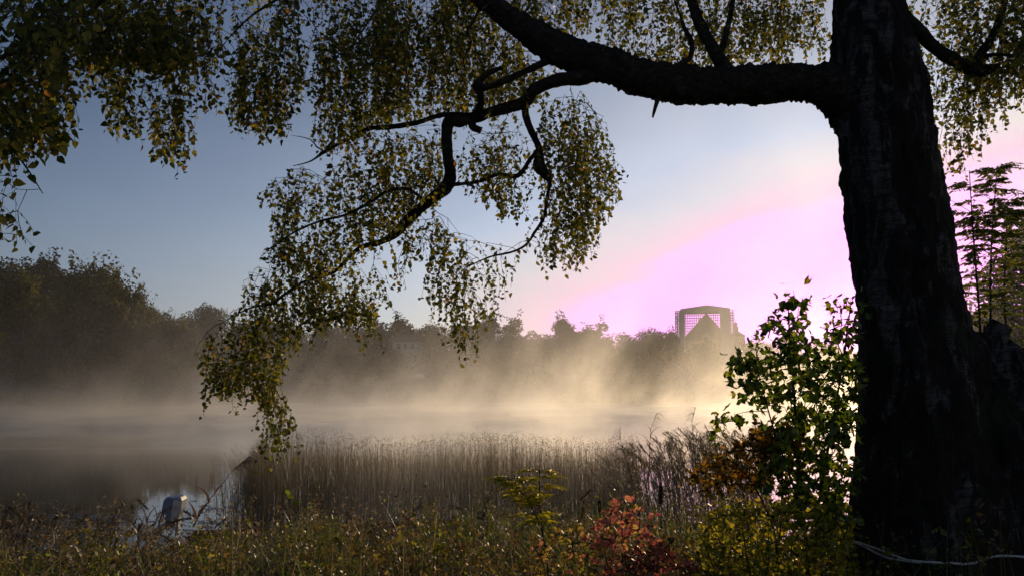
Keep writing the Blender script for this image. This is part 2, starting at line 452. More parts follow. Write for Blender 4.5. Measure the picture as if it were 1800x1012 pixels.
def top_tree(px, top, d, proto, mat, name, label, cat='tree', group=None, base=None, rz=0.0, wscale=1.0):
    """a tree at distance d whose top shows at photo row top"""
    X = at(px, 600, d).x; gz = ground_z(X, d) if base is None else base
    tz = at(px, top, d).z; h_ = (tz - gz) / 10.0
    r = place_tree(name, X, d, gz, proto, mat, label, cat, group, h_, rz, 1.0)
    r.scale = (h_ * wscale, h_ * wscale, h_)
    return r

G_W = 'willows along the left bank'
wl = [
 (30, 480, 134, W2, 'big willow at the left edge of the photo, on the misty left bank'),
 (165, 448, 131, W1, 'tallest feathery willow on the left bank with wispy shoots at its top'),
 (238, 508, 133, W2, 'olive willow just right of the tallest willow on the left bank'),
 (300, 548, 129, W1, 'rounded olive willow in front of the wood, at the right end of the left bank'),
 (90, 560, 127, W2, 'low willow in front of the two tall willows near the left edge'),
 (215, 590, 126, W1, 'low spreading willow at the waterline under the tall feathery willow')]
for i, (px, tp, d_, pr, lab) in enumerate(wl):
    top_tree(px, tp, d_, pr, WILLOW, 'willow_tree', lab, 'tree', G_W, rz=i * 1.7, wscale=(.95, .9, .72, 1.0, .95, .95)[i])
G_H = 'dark trees on the left hill'
hl = [(-30, 448, 185, R1, 'leftmost dark hill tree behind the willows'), (22, 452, 190, R1, 'dark round hill tree above the willow at the left edge'),
      (68, 455, 196, R2, 'dark hill tree on the crest, third from the left edge'), (112, 470, 188, R1, 'dark hill tree on the crest just left of the tallest willow'),
      (205, 508, 186, R2, 'dark hill tree showing between the two tallest willows'), (258, 540, 192, R1, 'dark hill tree seen through the gap right of the tall willows'),
      (292, 545, 200, R3, 'small dark hill tree above the rounded olive willow'), (325, 556, 196, R1, 'last dark hill tree before the round crown stands alone')]
for i, (px, tp, d_, pr, lab) in enumerate(hl):
    top_tree(px, tp, d_, pr, DARKG, 'hill_tree', lab, 'tree', G_H, rz=i * 2.1, wscale=1.15)
top_tree(367, 532, 205, Q1, DARKG, 'round_tree', 'broad round dark tree standing clear of the left wood', 'tree', None, rz=.4, wscale=0.85)
G_S = 'trees on the skyline across the lake'
sl = [(425, 566, 215, R2, 1.1, 'skyline tree just right of the broad round tree, behind the hanging birch leaves'),
      (468, 560, 210, Q1, 1.0, 'skyline tree behind the hanging birch tail, nearer its left side'),
      (520, 570, 205, R1, 1.1, 'low skyline tree just right of the hanging birch tail'),
      (566, 562, 212, R2, 1.1, 'skyline tree under the left half of the drooping birch foliage'),
      (618, 566, 205, Q1, 1.2, 'broad skyline tree under the middle of the drooping birch foliage'),
      (664, 556, 214, R1, 1.1, 'skyline tree below the right edge of the drooping birch foliage'),
      (706, 560, 208, R2, 1.2, 'skyline tree in the clear gap left of the house roof'),
      (750, 566, 200, Q1, 1.2, 'skyline tree directly left of the house roof'),
      (860, 556, 204, R2, 1.0, 'skyline tree directly right of the house roof'),
      (905, 552, 206, R3, 1.2, 'distinct upright skyline tree in the centre of the picture'),
      (945, 578, 215, R1, 1.1, 'low skyline tree right of the upright one'),
      (990, 560, 207, R2, 1.1, 'twiggy skyline tree, taller one of the pair right of centre'),
      (1026, 572, 204, Q1, .9, 'lower skyline tree between the two taller trees right of centre'),
      (1052, 561, 208, R3, 1.4, 'round-topped skyline tree left of the long dip in the skyline'),
      (1098, 580, 212, R1, .9, 'sparse low tree in the dip of the skyline'),
      (1146, 575, 208, Q1, 1.0, 'skyline tree to the left of the scaffolding'),
      (1182, 583, 205, R2, .9, 'small skyline tree touching the left foot of the scaffolding'),
      (1238, 596, 203, R1, 1.2, 'skyline tree in front of the church gable'),
      (1330, 596, 210, Q1, 1.3, 'skyline tree right of the turret'),
      (1385, 600, 205, R2, 1.3, 'skyline tree behind the left part of the maple sapling'),
      (1450, 598, 206, R1, 1.4, 'skyline tree behind the right part of the maple sapling'),
      (1720, 590, 206, R1, 1.6, 'skyline tree behind the rowan saplings')]
for i, (px, tp, d_, pr, ws, lab) in enumerate(sl):
    top_tree(px, tp, d_, pr, FAR_GREEN, 'skyline_tree', lab, 'tree', G_S, rz=i * 1.3, wscale=ws)
# bushy trees of the far bank that can be told apart in the mist
G_B = 'bushy trees low on the far bank'
bl = [(592, 602, 172, B1, 'pale green rounded willow standing forward on the far bank'),
      (690, 612, 176, B1, 'bushy tree low on the far bank left of the house'), (790, 612, 178, B1, 'bushy tree low on the far bank below the house roof'),
      (885, 606, 174, R1, 'bushy tree low on the far bank below the upright skyline tree'), (975, 612, 178, B1, 'bushy tree low on the far bank below the twiggy skyline tree'),
      (1065, 612, 174, B1, 'bushy tree low on the far bank in the middle of the mist'), (1160, 614, 176, B1, 'bushy tree low on the far bank left of the church'),
      (1250, 612, 174, R1, 'bushy tree low on the far bank below the church'), (1345, 618, 176, B1, 'bushy tree low on the far bank right of the church'),
      (510, 612, 174, B1, 'bushy tree low on the far bank behind the birch tail'), (430, 606, 170, R1, 'bushy tree on the far bank where the left bank ends')]
for i, (px, tp, d_, pr, lab) in enumerate(bl):
    top_tree(px, tp, d_, pr, WILLOW if i in (0, 10) else FAR_GREEN, 'bank_tree', lab, 'tree', G_B, rz=i * 2.3)
# reading as one mass behind and between them
rng = np.random.default_rng(77)
acc = []
def mass(px0, px1, d0, d1, n, hmin, hmax, leaves):
    for i in range(n):
        d_ = rng.uniform(d0, d1); px = rng.uniform(px0, px1); X = at(px, 600, d_).x
        h_ = rng.uniform(hmin, hmax); P = crown_points(rng, leaves, h_ * rng.uniform(.8, 1.3), h_, 12, 'round')
        acc.append(P + np.array([X, d_, ground_z(X, d_)]))
mass(380, 1560, 168, 200, 85, 4.5, 7.5, 900)
mass(-150, 380, 150, 185, 45, 4, 6.0, 900)
mass(1560, 2300, 165, 200, 26, 6, 9, 500)
mass(-700, -120, 135, 175, 18, 7, 10, 450)
P = np.concatenate(acc)
V, I = stamp(T_CLUMP[0], T_CLUMP[1], P, rot_frames(rng, len(P), .3), .55 * rng.uniform(.6, 1.4, len(P)))
tag(link('distant_wood', mesh_np('distant_wood', V, 4, I), FAR_GREEN), 'hazy mass of woodland filling the far bank below the skyline trees', 'wood', None, 'stuff')
# reed fringe at the foot of the far banks
acc = []
n = 26000
X = rng.uniform(-130, 110, n); Yr = np.array([far_shore(a) for a in X]) + rng.uniform(-3.5, 3.0, n)
Zr = rng.uniform(0.0, 1.0, n) ** .8 * 1.5
P = np.stack([X, Yr, Zr], 1)
V, I = stamp(T_CLUMP[0] * np.array([.35, 1.2, 1]), T_CLUMP[1], P, rot_frames(rng, n, 0, 3), .8 * rng.uniform(.6, 1.4, n))
REEDFAR = leaf_mat('far_reeds', [(0, (.07, .06, .03)), (1, (.14, .12, .06))], .35, .7, .1)
tag(link('far_reed_fringe', mesh_np('far_reed_fringe', V, 4, I), REEDFAR), 'pale reed fringe along the foot of the far bank', 'reeds', None, 'stuff')

# ------------------------------------------------------------------ house roofs in the far wood
def far_house(px, ridge, d_, wpx, label, rz=0.0):
    c = at(px, ridge, d_); wd = wpx / F * d_; h_ = wd * .5
    r = empty('house', (c.x, d_, c.z - h_ - wd * .28)); r.rotation_euler.z = rz; tag(r, label, 'house', 'houses in the wood across the lake')
    m = MB(); m.box((0, 0, h_ / 2 - 2), (wd, 7, h_ + 4)); o1 = m.build('wall', M_RENDER); o1.parent = r
    m = MB(); hw = wd / 2 + .4
    m.add([(-hw, -4, h_), (hw, -4, h_), (hw, 4, h_), (-hw, 4, h_), (-hw + .6, 0, h_ + wd * .28), (hw - .6, 0, h_ + wd * .28)],
          [(0, 1, 5, 4), (2, 3, 4, 5), (0, 4, 3), (1, 2, 5), (0, 3, 2, 1)])
    ro = m.build('roof', M_ROOF); ro.parent = r
    m = MB(); m.box((wd * .2, .6, h_ + wd * .26), (.8, .8, 2.0)); ch = m.build('chimney', M_STONE); ch.parent = ro
    for k in (-.28, 0, .28):
        m = MB(); m.box((wd * k, -3.53, h_ * .62), (1.1, .1, 1.5)); f = m.build('window', M_TRIM); f.parent = r
        m = MB(); m.box((wd * k, -3.59, h_ * .62), (.9, .05, 1.3)); pn = m.build('pane', M_PANE); pn.parent = f
M_RENDER = plain('pale_render', (.42, .38, .32), .9, .1); M_ROOF = plain('roof_tiles', (.10, .06, .045), .8, .2, 3)
M_STONE = plain('old_stone', (.16, .13, .11), .9, .2, 1.2); M_TRIM = plain('white_trim', (.7, .7, .68), .6, .05)
M_PANE = plain('window_pane', (.05, .06, .07), .15, .1, 2, 0, .6)
far_house(829, 571, 214, 74, 'long dark hipped roof of a house among the skyline trees left of centre', .1)
far_house(722, 588, 196, 46, 'pale house half hidden in the wood under the drooping birch foliage', -.2)

# ------------------------------------------------------------------ church under a scaffold with a temporary roof
M_SHEET = plain('scaffold_sheeting', (.34, .31, .28), .7, .12, .5); M_STEEL = plain('scaffold_tube', (.34, .33, .31), .5, .1)
M_SLATE = plain('church_slate', (.07, .07, .075), .6, .2, 1.0)
D = 330.0; CX = at(1237, 580, D).x; AZ = math.atan2(CX, D); DK = math.hypot(CX, D)
BZ = 6.0
def sx(px): return (px - 1237) / F * D * 1.045
def szh(py): return at(1237, py, D).z - BZ
def site(name, fwd, label, cat):
    r = empty(name, (CX + math.sin(AZ) * fwd, D + math.cos(AZ) * fwd, BZ)); r.rotation_euler.z = -AZ; return tag(r, label, cat)
def bl_(m, name, mat, par, sm_=False):
    o = link(name, mesh_py(name, m.V, m.F), mat, None, sm_); o.parent = par; return o
def tri_prism(m, x0, x1, zb, xa, za, y0, y1):
    m.add([(x0, y0, zb), (x1, y0, zb), (xa, y0, za), (x0, y1, zb), (x1, y1, zb), (xa, y1, za)], [(0, 1, 2), (5, 4, 3), (0, 3, 4, 1), (1, 4, 5, 2), (2, 5, 3, 0)])
ch = site('church', 2, 'church with a steep dark gable inside the scaffold frame', 'church')
ze_ = szh(597)
m = MB(); m.box(((sx(1204) + sx(1276)) / 2, 12, (ze_ - 4) / 2), (sx(1276) - sx(1204), 24, ze_ + 4)); bl_(m, 'wall', M_STONE, ch)
m = MB(); tri_prism(m, sx(1200), sx(1281), ze_, sx(1242), szh(549), -.4, 25); g_ = bl_(m, 'roof', M_SLATE, ch)
m = MB(); m.tube([(sx(1242), 0, szh(549) - .3), (sx(1242), 0, szh(545.5))], [.35, .1], 6); bl_(m, 'finial', M_STONE, g_)
m = MB(); tri_prism(m, sx(1227), sx(1237), szh(568), sx(1232), szh(555.5), -1.6, 4); bl_(m, 'dormer', M_SLATE, g_)
m = MB(); wx = sx(1241)
m.box((wx, -.5, szh(600)), (2.6, .3, 4.2)); m.tube([(wx, -.66, szh(590.5)), (wx, -.36, szh(590.5))], 1.3, 16); fr = bl_(m, 'window', M_STONE, ch)
m = MB(); m.box((wx, -.72, szh(600)), (1.9, .12, 3.8)); bl_(m, 'pane', M_PANE, fr)
sc = site('scaffolding', -3, 'tall scaffold with a low pitched temporary roof built over the church', 'scaffolding')
y0, y1 = 0.0, 9.0
m = MB()
xl, xr, xm = sx(1200), sx(1280.5), sx(1243)
zt, ze, zb = szh(537), szh(543), szh(549.5)
def arch(x0, x1, za, zb_, k): return [(x0 + (x1 - x0) * t, k, za + (zb_ - za) * t) for t in (0, .5, 1)]
m.add([(xl, y0, ze), (xm, y0, zt), (xr, y0, ze), (xr, y0, zb), (xl, y0, zb), (xl, y1, ze), (xm, y1, zt), (xr, y1, ze), (xr, y1, zb), (xl, y1, zb), (sx(1196), y0, szh(550)), (sx(1196), y1, szh(550))],
      [(0, 4, 3, 2, 1), (5, 6, 7, 8, 9), (0, 1, 6, 5), (1, 2, 7, 6), (2, 3, 8, 7), (8, 3, 4, 9), (0, 10, 4), (5, 9, 11), (0, 5, 11, 10), (10, 11, 9, 4)])
bl_(m, 'temporary_roof', M_SHEET, sc)
for a_, b_ in ((1196.5, 1206.5), (1263.5, 1280)):
    m = MB(); m.box(((sx(a_) + sx(b_)) / 2, y0 - .12, (szh(549.7) - 2) / 2), (sx(b_) - sx(a_), .12, szh(549.7) + 2)); bl_(m, 'sheeting', M_SHEET, sc)
m = MB()
for yy, off in ((y0 + .1, 0), (y1, 1.7)):
    px = 1191.0 + off
    while px <= 1288:
        if not (1196.5 < px < 1206) and not (1264 < px < 1280) and (yy > 1 or px < 1197 or px > 1280): m.tube([(sx(px), yy, -3), (sx(px), yy, szh(550 if 1199 < px < 1281 else 547))], .15, 5)
        px += 3.6
    py = 547.0
    while py < 606:
        for a_, b_ in (((1190, 1288),) if yy > 1 else ((1190, 1200), (1279, 1288))): m.tube([(sx(a_), yy, szh(py)), (sx(b_), yy, szh(py))], .15, 5)
        py += 4.6
bl_(m, 'scaffold_tube', M_STEEL, sc)
for k in range(7):
    py = 556 + k * 7
    for a_, b_ in ((1190, 1196.3), (1280.3, 1288)):
        m = MB(); m.box(((sx(a_) + sx(b_)) / 2, y0 + .9, szh(py)), (sx(b_) - sx(a_), 1.2, .16)); bl_(m, 'deck', M_STEEL, sc)
for k in range(7):
    m = MB(); m.tube([(sx(1190), y0 - .1, szh(601 - 8 * k)), (sx(1196.3), y0 - .1, szh(594 - 8 * k))], .16, 5); bl_(m, 'brace', M_STEEL, sc)
tb = site('turret_building', 16, 'small domed lantern turret on the roof of the building right of the scaffold', 'building')
x0, x1 = sx(1282), sx(1307)
m = MB(); m.box(((x0 + x1) / 2, 6, (szh(586) - 2) / 2), (x1 - x0, 12, szh(586) + 2)); bl_(m, 'wall', M_STONE, tb)
m = MB(); tri_prism(m, x0 - .3, x1 + .3, szh(586), sx(1292), szh(575), -.4, 12.4); rf = bl_(m, 'roof', M_SLATE, tb)
xt = sx(1292)
m = MB(); m.tube([(xt, 1, szh(578)), (xt, 1, szh(570))], .95, 8); m.tube([(xt, 1, szh(570)), (xt, 1, szh(569.3))], 1.15, 8)
m.tube([(xt, 1, szh(569.3)), (xt, 1, szh(565))], .62, 8); bl_(m, 'turret', M_STONE, tb)
m = MB(); m.tube([(xt, 1, szh(565)), (xt, 1, szh(563.5)), (xt, 1, szh(562)), (xt, 1, szh(561)), (xt, 1, szh(558))], [.85, .75, .45, .16, .05], 10); bl_(m, 'dome', M_SLATE, tb)
for k in (-1.6, 1.6):
    m = MB(); m.box((xt + k, -.05, szh(592)), (.9, .12, 1.6)); f = bl_(m, 'window', M_TRIM, tb)
    m = MB(); m.box((xt + k, -.14, szh(592)), (.7, .06, 1.4)); bl_(m, 'pane', M_PANE, f)

# ------------------------------------------------------------------ the birch
mb_, t, o_ = new_mat('birch_bark')
tcn = t.new('ShaderNodeTexCoord'); oc = tcn.outputs['Object']
streak = t.noise(t.vmul(oc, (9, 9, 48)), 1.0, 5.0, 0.72, 1.1)
patch = t.noise(t.vmul(oc, (7.0, 7.0, 2.2)), 1.0, 5.0, 0.65, 0.9)
fur = t.noise(t.vmul(oc, (26, 26, 5)), 1.0, 5.0, 0.7, 0.6)
fine = t.noise(oc, 90.0, 4.0, 0.7)
X_, Y_, Z_ = t.sep(oc)
hz_ = t.smooth(Z_, 1.4, 3.4)
pm = t.smooth(t.math('ADD', patch, t.math('MULTIPLY', hz_, 0.05)), 0.52, 0.64)
pale = t.ramp(streak, [(0.36, (0.014, 0.011, 0.010)), (0.56, (0.085, 0.075, 0.07)), (0.85, (0.29, 0.27, 0.25))])
pale = t.mix(t.smooth(fine, .45, .8), pale, (.12, .11, .10))
dark = t.ramp(fur, [(0.3, (0.006, 0.005, 0.004)), (0.55, (0.018, 0.014, 0.012)), (0.8, (0.045, 0.037, 0.032))])
moss = t.noise(oc, 2.3, 5.0, 0.7)
dark = t.mix(t.math('MULTIPLY', t.smooth(moss, .52, .68), .6), dark, (0.030, 0.038, 0.014))
cb = t.mix(t.math('MULTIPLY', pm, t.smooth(fur, .34, .5)), dark, pale)
p = principled(t, Base_Color=cb, Roughness=0.9); p.inputs['Specular IOR Level'].default_value = 0.15
b = t.new('ShaderNodeBump'); b.inputs['Strength'].default_value = 0.9; b.inputs['Distance'].default_value = 0.02
t.l.new(t.math('ADD', fur, t.math('ADD', t.math('MULTIPLY', fine, .25), t.math('MULTIPLY', streak, .25))), b.inputs['Height'])
t.l.new(b.outputs[0], p.inputs['Normal']); t.l.new(p.outputs[0], o_.inputs[0]); BARK = mb_
mlb, t, o_ = new_mat('bough_bark')
tcn = t.new('ShaderNodeTexCoord'); oc = tcn.outputs['Object']
fur = t.noise(t.vmul(oc, (18, 30, 30)), 1.0, 5.0, 0.7, 0.5); lich = t.noise(oc, 9.0, 5.0, 0.7)
cb = t.ramp(fur, [(0.3, (0.006, 0.005, 0.004)), (0.55, (0.030, 0.024, 0.019)), (0.8, (0.085, 0.070, 0.058))])
cb = t.mix(t.math('MULTIPLY', t.smooth(lich, .58, .72), .5), cb, (0.06, 0.06, 0.045))
p = principled(t, Base_Color=cb, Roughness=0.92); p.inputs['Specular IOR Level'].default_value = 0.12
b = t.new('ShaderNodeBump'); b.inputs['Strength'].default_value = 0.9; b.inputs['Distance'].default_value = 0.015
t.l.new(fur, b.inputs['Height']); t.l.new(b.outputs[0], p.inputs['Normal']); t.l.new(p.outputs[0], o_.inputs[0]); BOUGH = mlb
TWIG = plain('birch_twig', (0.035, 0.024, 0.018), 0.8, .3, 5)

def bark_tube(rows, per, seg, amp, fs, furrow=None, ragged=0.0):
    """rows: (px, py, d, width_px) -> rough tube mesh data; displaced along the radius by layered noise"""
    rr_ = []
    for (px, py, d_, wpx) in rows:
        c_ = at(px, py, d_); rr_.append((c_.x, c_.y, c_.z, wpx / 2 / F * d_))
    sp = spline(rr_, per); m = MB()
    m.tube([s_[:3] for s_ in sp], [max(.002, s_[3]) for s_ in sp], seg, cap=True)
    n = len(sp); V = m.V
    for i in range(n):
        c_ = Vector(sp[i][:3]); r_ = sp[i][3]
        for k in range(seg):
            v = Vector(V[i * seg + k]); dr = (v - c_).normalized()
            q = v * fs
            e = mnoise.noise((q.x, q.y, q.z * .35)) * .55 + abs(mnoise.noise((q.x * 2.3, q.y * 2.3, q.z * .9 + 9))) * .9 + mnoise.noise((q.x * 6, q.y * 6, q.z * 5)) * .38 - .25
            a_ = amp * min(1.0, r_ / (amp * 3 + 1e-6))
            off = e * a_
            if furrow and dr.y < .2:
                X1, Y1 = proj(v.x, v.y, v.z)
                off -= furrow(X1, Y1)
            v2 = v + dr * off
            if ragged and i >= n - 1: v2.z += ragged * mnoise.noise((v.x * 9, v.y * 9, 1.0)) + ragged * .6 * mnoise.noise((v.x * 25, v.y * 25, 4.0))
            V[i * seg + k] = tuple(v2)
    return m

TD = 5.6
def crack(X1, Y1):
    pts = [(1524, 60), (1536, 137), (1553, 187), (1578, 232), (1592, 290), (1601, 373), (1612, 430), (1606, 520)]
    dmin = 99.0
    for (a, b_) in zip(pts[:-1], pts[1:]):
        if a[1] <= Y1 <= b_[1]:
            tt = (Y1 - a[1]) / (b_[1] - a[1]); w_ = 8.0 if Y1 < 300 else 6.0
            xx = a[0] + (b_[0] - a[0]) * tt + 3 * math.sin(Y1 * .15)
            dmin = abs(X1 - xx) / w_
    o = 0.030 * math.exp(-dmin * dmin)
    for (kx, ky, rx, ry, dp) in ((1550, 165, 22, 42, .03), (1603, 405, 15, 30, .035), (1690, 830, 30, 75, .06), (1560, 560, 12, 40, .012)):
        o += dp * math.exp(-((X1 - kx) / rx) ** 2 - ((Y1 - ky) / ry) ** 2)
    return o
birch = empty('birch_tree', tuple(at(1640, 1130, TD)))
tag(birch, 'big old birch with a cracked trunk and a thick bough arching left over the water', 'tree')
tr = [(1680, 1330, 5.6, 440), (1668, 1200, 5.6, 400), (1655, 1100, 5.6, 350), (1650, 1012, 5.6, 330), (1643, 930, 5.6, 285), (1634, 850, 5.6, 255), (1625, 760, 5.6, 225), (1618, 680, 5.6, 208),
      (1607, 590, 5.6, 186), (1596, 500, 5.6, 172), (1581, 400, 5.6, 172), (1568, 310, 5.6, 166), (1553, 220, 5.6, 166), (1542, 140, 5.6, 158), (1534, 60, 5.6, 138), (1528, 0, 5.6, 124),
      (1521, -80, 5.6, 116), (1508, -240, 5.6, 104), (1490, -450, 5.6, 90), (1460, -700, 5.6, 66), (1440, -900, 5.6, 30)]
bark_tube(tr, 16, 120, .036, 6.5, crack).build('trunk', BARK, birch, True)
st = [(1790, 1330, 5.75, 460), (1785, 1200, 5.75, 420), (1785, 1080, 5.75, 370), (1783, 960, 5.7, 330), (1780, 860, 5.7, 300), (1778, 780, 5.65, 262), (1774, 715, 5.65, 222), (1782, 672, 5.65, 190), (1800, 652, 5.65, 150)]
bark_tube(st, 18, 110, .09, 4.6, crack, ragged=.16).build('broken_stem', BARK, birch, True)
# torn collar of wood between trunk and broken stem, with the splinter that stands up
st = [(1655, 760, 5.55, 150), (1668, 690, 5.55, 150), (1690, 640, 5.55, 118), (1712, 612, 5.55, 66), (1730, 596, 5.55, 36)]
bark_tube(st, 10, 40, .03, 7.0).build('burl', BARK, birch, True)
for (a, b_, w0, w1) in (((1722, 655), (1757, 574), 64, 34), ((1700, 628), (1738, 588), 44, 20), ((1772, 690), (1786, 640), 26, 4), ((1795, 690), (1806, 636), 22, 3), ((1748, 650), (1762, 596), 26, 8)):
    st = [(a[0] - 4, a[1] + 22, 5.52, w0 * 1.1), (a[0], a[1], 5.52, w0), ((a[0] + b_[0]) / 2 + 3, (a[1] + b_[1]) / 2, 5.52, (w0 + w1) / 2), (b_[0], b_[1], 5.52, w1)]
    bark_tube(st, 6, 14, .016, 16.0, ragged=.05).build('splinter', BARK, birch)

SK = []      # skeleton nodes that twigs may grow from
def limb(name, pts, amp=.012, seg=16, per=7, fs=14.0, reg=True):
    m = bark_tube(pts, per, seg, amp, fs); o = m.build(name, BOUGH, birch, True)
    if reg:
        for (px, py, d_, wpx) in spline(pts, 8):
            SK.append((*at(px, py, d_), wpx / F * d_ * .25))
    return o
limb('bough', [(1545, 230, 5.6, 120), (1502, 178, 5.6, 112), (1440, 150, 5.6, 76), (1385, 146, 5.6, 68), (1330, 149, 5.6, 72), (1265, 150, 5.62, 66), (1200, 150, 5.66, 70), (1120, 134, 5.72, 66), (1045, 108, 5.8, 62), (985, 90, 5.86, 60),
               (930, 55, 5.9, 50), (880, 22, 5.95, 40), (838, -8, 6.0, 30), (770, -50, 6.0, 26), (680, -90, 6.0, 22), (560, -120, 5.8, 18), (430, -130, 5.6, 14), (300, -120, 5.3, 10), (180, -100, 5.0, 6)], .045, 48, 16, 13.0)
limb('branch', [(1060, 120, 5.78, 40), (1022, 137, 5.8, 28), (981, 141, 5.85, 24), (940, 158, 5.9, 24), (919, 181, 5.95, 23), (865, 197, 6.0, 20), (832, 207, 6.05, 20), (794, 203, 6.05, 12), (773, 203, 6.08, 9),
                (732, 216, 6.1, 9), (682, 224, 6.15, 9), (649, 226, 6.2, 8), (624, 239, 6.2, 7), (595, 253, 6.25, 6), (566, 270, 6.3, 6), (545, 284, 6.3, 3), (515, 292, 6.3, 1.2)], .008)
limb('branch', [(832, 205, 6.05, 16), (812, 214, 6.05, 20), (792, 212, 6.08, 22), (785, 232, 6.1, 20), (787, 274, 6.1, 19), (791, 307, 6.15, 22), (784, 330, 6.2, 24), (765, 345, 6.2, 20), (740, 365, 6.2, 18), (711, 393, 6.25, 19), (694, 412, 6.3, 14),
                (665, 427, 6.3, 10), (632, 436, 6.35, 8), (608, 458, 6.4, 7), (586, 478, 6.4, 6), (532, 496, 6.4, 5), (495, 521, 6.45, 5), (478, 533, 6.45, 5), (437, 542, 6.5, 3), (392, 566, 6.5, 1.5)], .009)
limb('branch', [(752, 356, 6.2, 7), (730, 340, 6.15, 6), (715, 332, 6.1, 6), (682, 336, 6.1, 6), (649, 357, 6.1, 6), (607, 378, 6.1, 5), (566, 388, 6.1, 4), (532, 401, 6.1, 4), (503, 417, 6.1, 3), (470, 440, 6.1, 2)], .004, 8)
limb('branch', [(790, 326, 6.18, 8), (802, 324, 6.15, 7), (840, 320, 6.15, 6), (877, 307, 6.15, 6), (910, 309, 6.1, 9), (931, 282, 6.05, 8), (945, 264, 6.0, 9)], .005, 10)
limb('branch', [(921, 176, 5.95, 15), (925, 208, 5.98, 13), (939, 241, 6.0, 13), (948, 266, 6.0, 13), (948, 292, 6.0, 24), (958, 306, 6.0, 18), (966, 322, 6.0, 8), (961, 352, 6.05, 6), (956, 382, 6.1, 6), (939, 410, 6.1, 5), (925, 430, 6.1, 4),
                (900, 443, 6.1, 4), (860, 452, 6.1, 3), (820, 470, 6.1, 2)], .007, 12)
limb('branch', [(985, 96, 5.86, 20), (962, 108, 5.86, 14), (931, 122, 5.85, 13), (890, 141, 5.82, 12), (856, 154, 5.8, 12), (840, 150, 5.8, 18), (832, 148, 5.8, 12)], .006, 12)
limb('branch', [(836, 152, 5.8, 12), (848, 137, 5.8, 11), (869, 124, 5.78, 10), (884, 120, 5.76, 5)], .005, 10)
limb('branch', [(838, 152, 5.8, 14), (846, 174, 5.85, 13), (843, 190, 5.95, 13), (834, 205, 6.03, 16), (830, 222, 6.05, 14), (846, 230, 6.05, 12)], .006, 12)
limb('branch', [(846, 8, 5.97, 6), (834, 35, 6.0, 5), (823, 54, 6.0, 5), (827, 79, 6.0, 5), (815, 102, 6.0, 3), (818, 125, 6.0, 2)], .002, 7)
limb('branch', [(1278, 130, 5.62, 34), (1262, 100, 5.62, 26), (1240, 62, 5.65, 22), (1222, 22, 5.7, 20), (1208, -20, 5.7, 17), (1180, -80, 5.7, 12), (1120, -130, 5.8, 8)], .008, 14)
limb('branch', [(1266, 100, 5.62, 12), (1276, 62, 5.6, 12), (1283, 30, 5.6, 10), (1292, -10, 5.6, 9), (1320, -80, 5.5, 6), (1390, -110, 5.5, 4)], .004, 10)
limb('branch', [(1180, 128, 5.66, 16), (1198, 112, 5.66, 12), (1214, 100, 5.66, 10), (1215, 72, 5.66, 10), (1203, 50, 5.66, 8), (1196, 28, 5.66, 5), (1185, 0, 5.66, 3)], .004, 10)
limb('branch', [(1160, 165, 5.64, 12), (1154, 182, 5.62, 8), (1150, 196, 5.6, 6), (1147, 207, 5.6, 3)], .003, 8, reg=False)
limb('branch', [(1570, 20, 5.6, 30), (1604, 44, 5.6, 26), (1640, 82, 5.6, 24), (1680, 108, 5.6, 24), (1714, 124, 5.6, 24), (1740, 122, 5.6, 18), (1757, 114, 5.6, 8)], .008, 14)
limb('branch', [(1718, 118, 5.6, 18), (1722, 98, 5.6, 16), (1738, 76, 5.6, 15), (1752, 48, 5.6, 13), (1762, 20, 5.6, 12), (1775, -30, 5.6, 9), (1800, -90, 5.6, 5)], .006, 12)
limb('branch', [(1728, 100, 5.6, 8), (1752, 96, 5.6, 7), (1785, 98, 5.6, 5), (1830, 90, 5.6, 3)], .003, 8)
limb('branch', [(660, -95, 6.0, 12), (560, -60, 5.9, 9), (500, -10, 5.8, 6), (440, 30, 5.7, 4), (400, 70, 5.7, 2)], .004, 8)
limb('branch', [(300, -120, 5.3, 10), (220, -40, 5.0, 9), (160, 20, 4.7, 9), (100, 60, 4.4, 9), (50, 85, 4.2, 10), (-20, 110, 4.0, 8), (-60, 150, 3.9, 5)], .005, 8)
limb('branch', [(430, -130, 5.6, 10), (330, -60, 5.3, 8), (250, 0, 5.1, 6), (180, 60, 4.9, 5), (140, 110, 4.7, 3)], .003, 8)
limb('branch', [(60, 80, 4.2, 8), (10, 150, 4.1, 6), (-20, 210, 4.0, 5), (20, 260, 4.0, 4), (50, 300, 4.0, 3), (75, 340, 4.0, 2)], .003, 7)
limb('branch', [(900, -200, 6.6, 12), (800, -120, 6.6, 10), (700, -30, 6.6, 7), (640, 50, 6.5, 4), (600, 110, 6.5, 2)], .003, 8)

BIRCHLEAF = leaf_mat('birch_leaves', [(0.0, (0.030, 0.038, 0.010)), (0.3, (0.065, 0.078, 0.018)), (0.6, (0.12, 0.13, 0.025)), (0.88, (0.19, 0.18, 0.030)), (0.985, (0.30, 0.22, 0.035)), (1.0, (0.40, 0.16, 0.04))], 0.50, 0.5, .25, (1.0, .95, .55), 1.8)

def in_poly(poly, x, y):
    c_ = False; n = len(poly); j = n - 1
    for i in range(n):
        xi, yi = poly[i]; xj, yj = poly[j]
        if (yi > y) != (yj > y) and x < (xj - xi) * (y - yi) / (yj - yi) + xi: c_ = not c_
        j = i
    return c_
def poly_area(p): return abs(sum(p[i - 1][0] * p[i][1] - p[i][0] * p[i - 1][1] for i in range(len(p)))) / 2

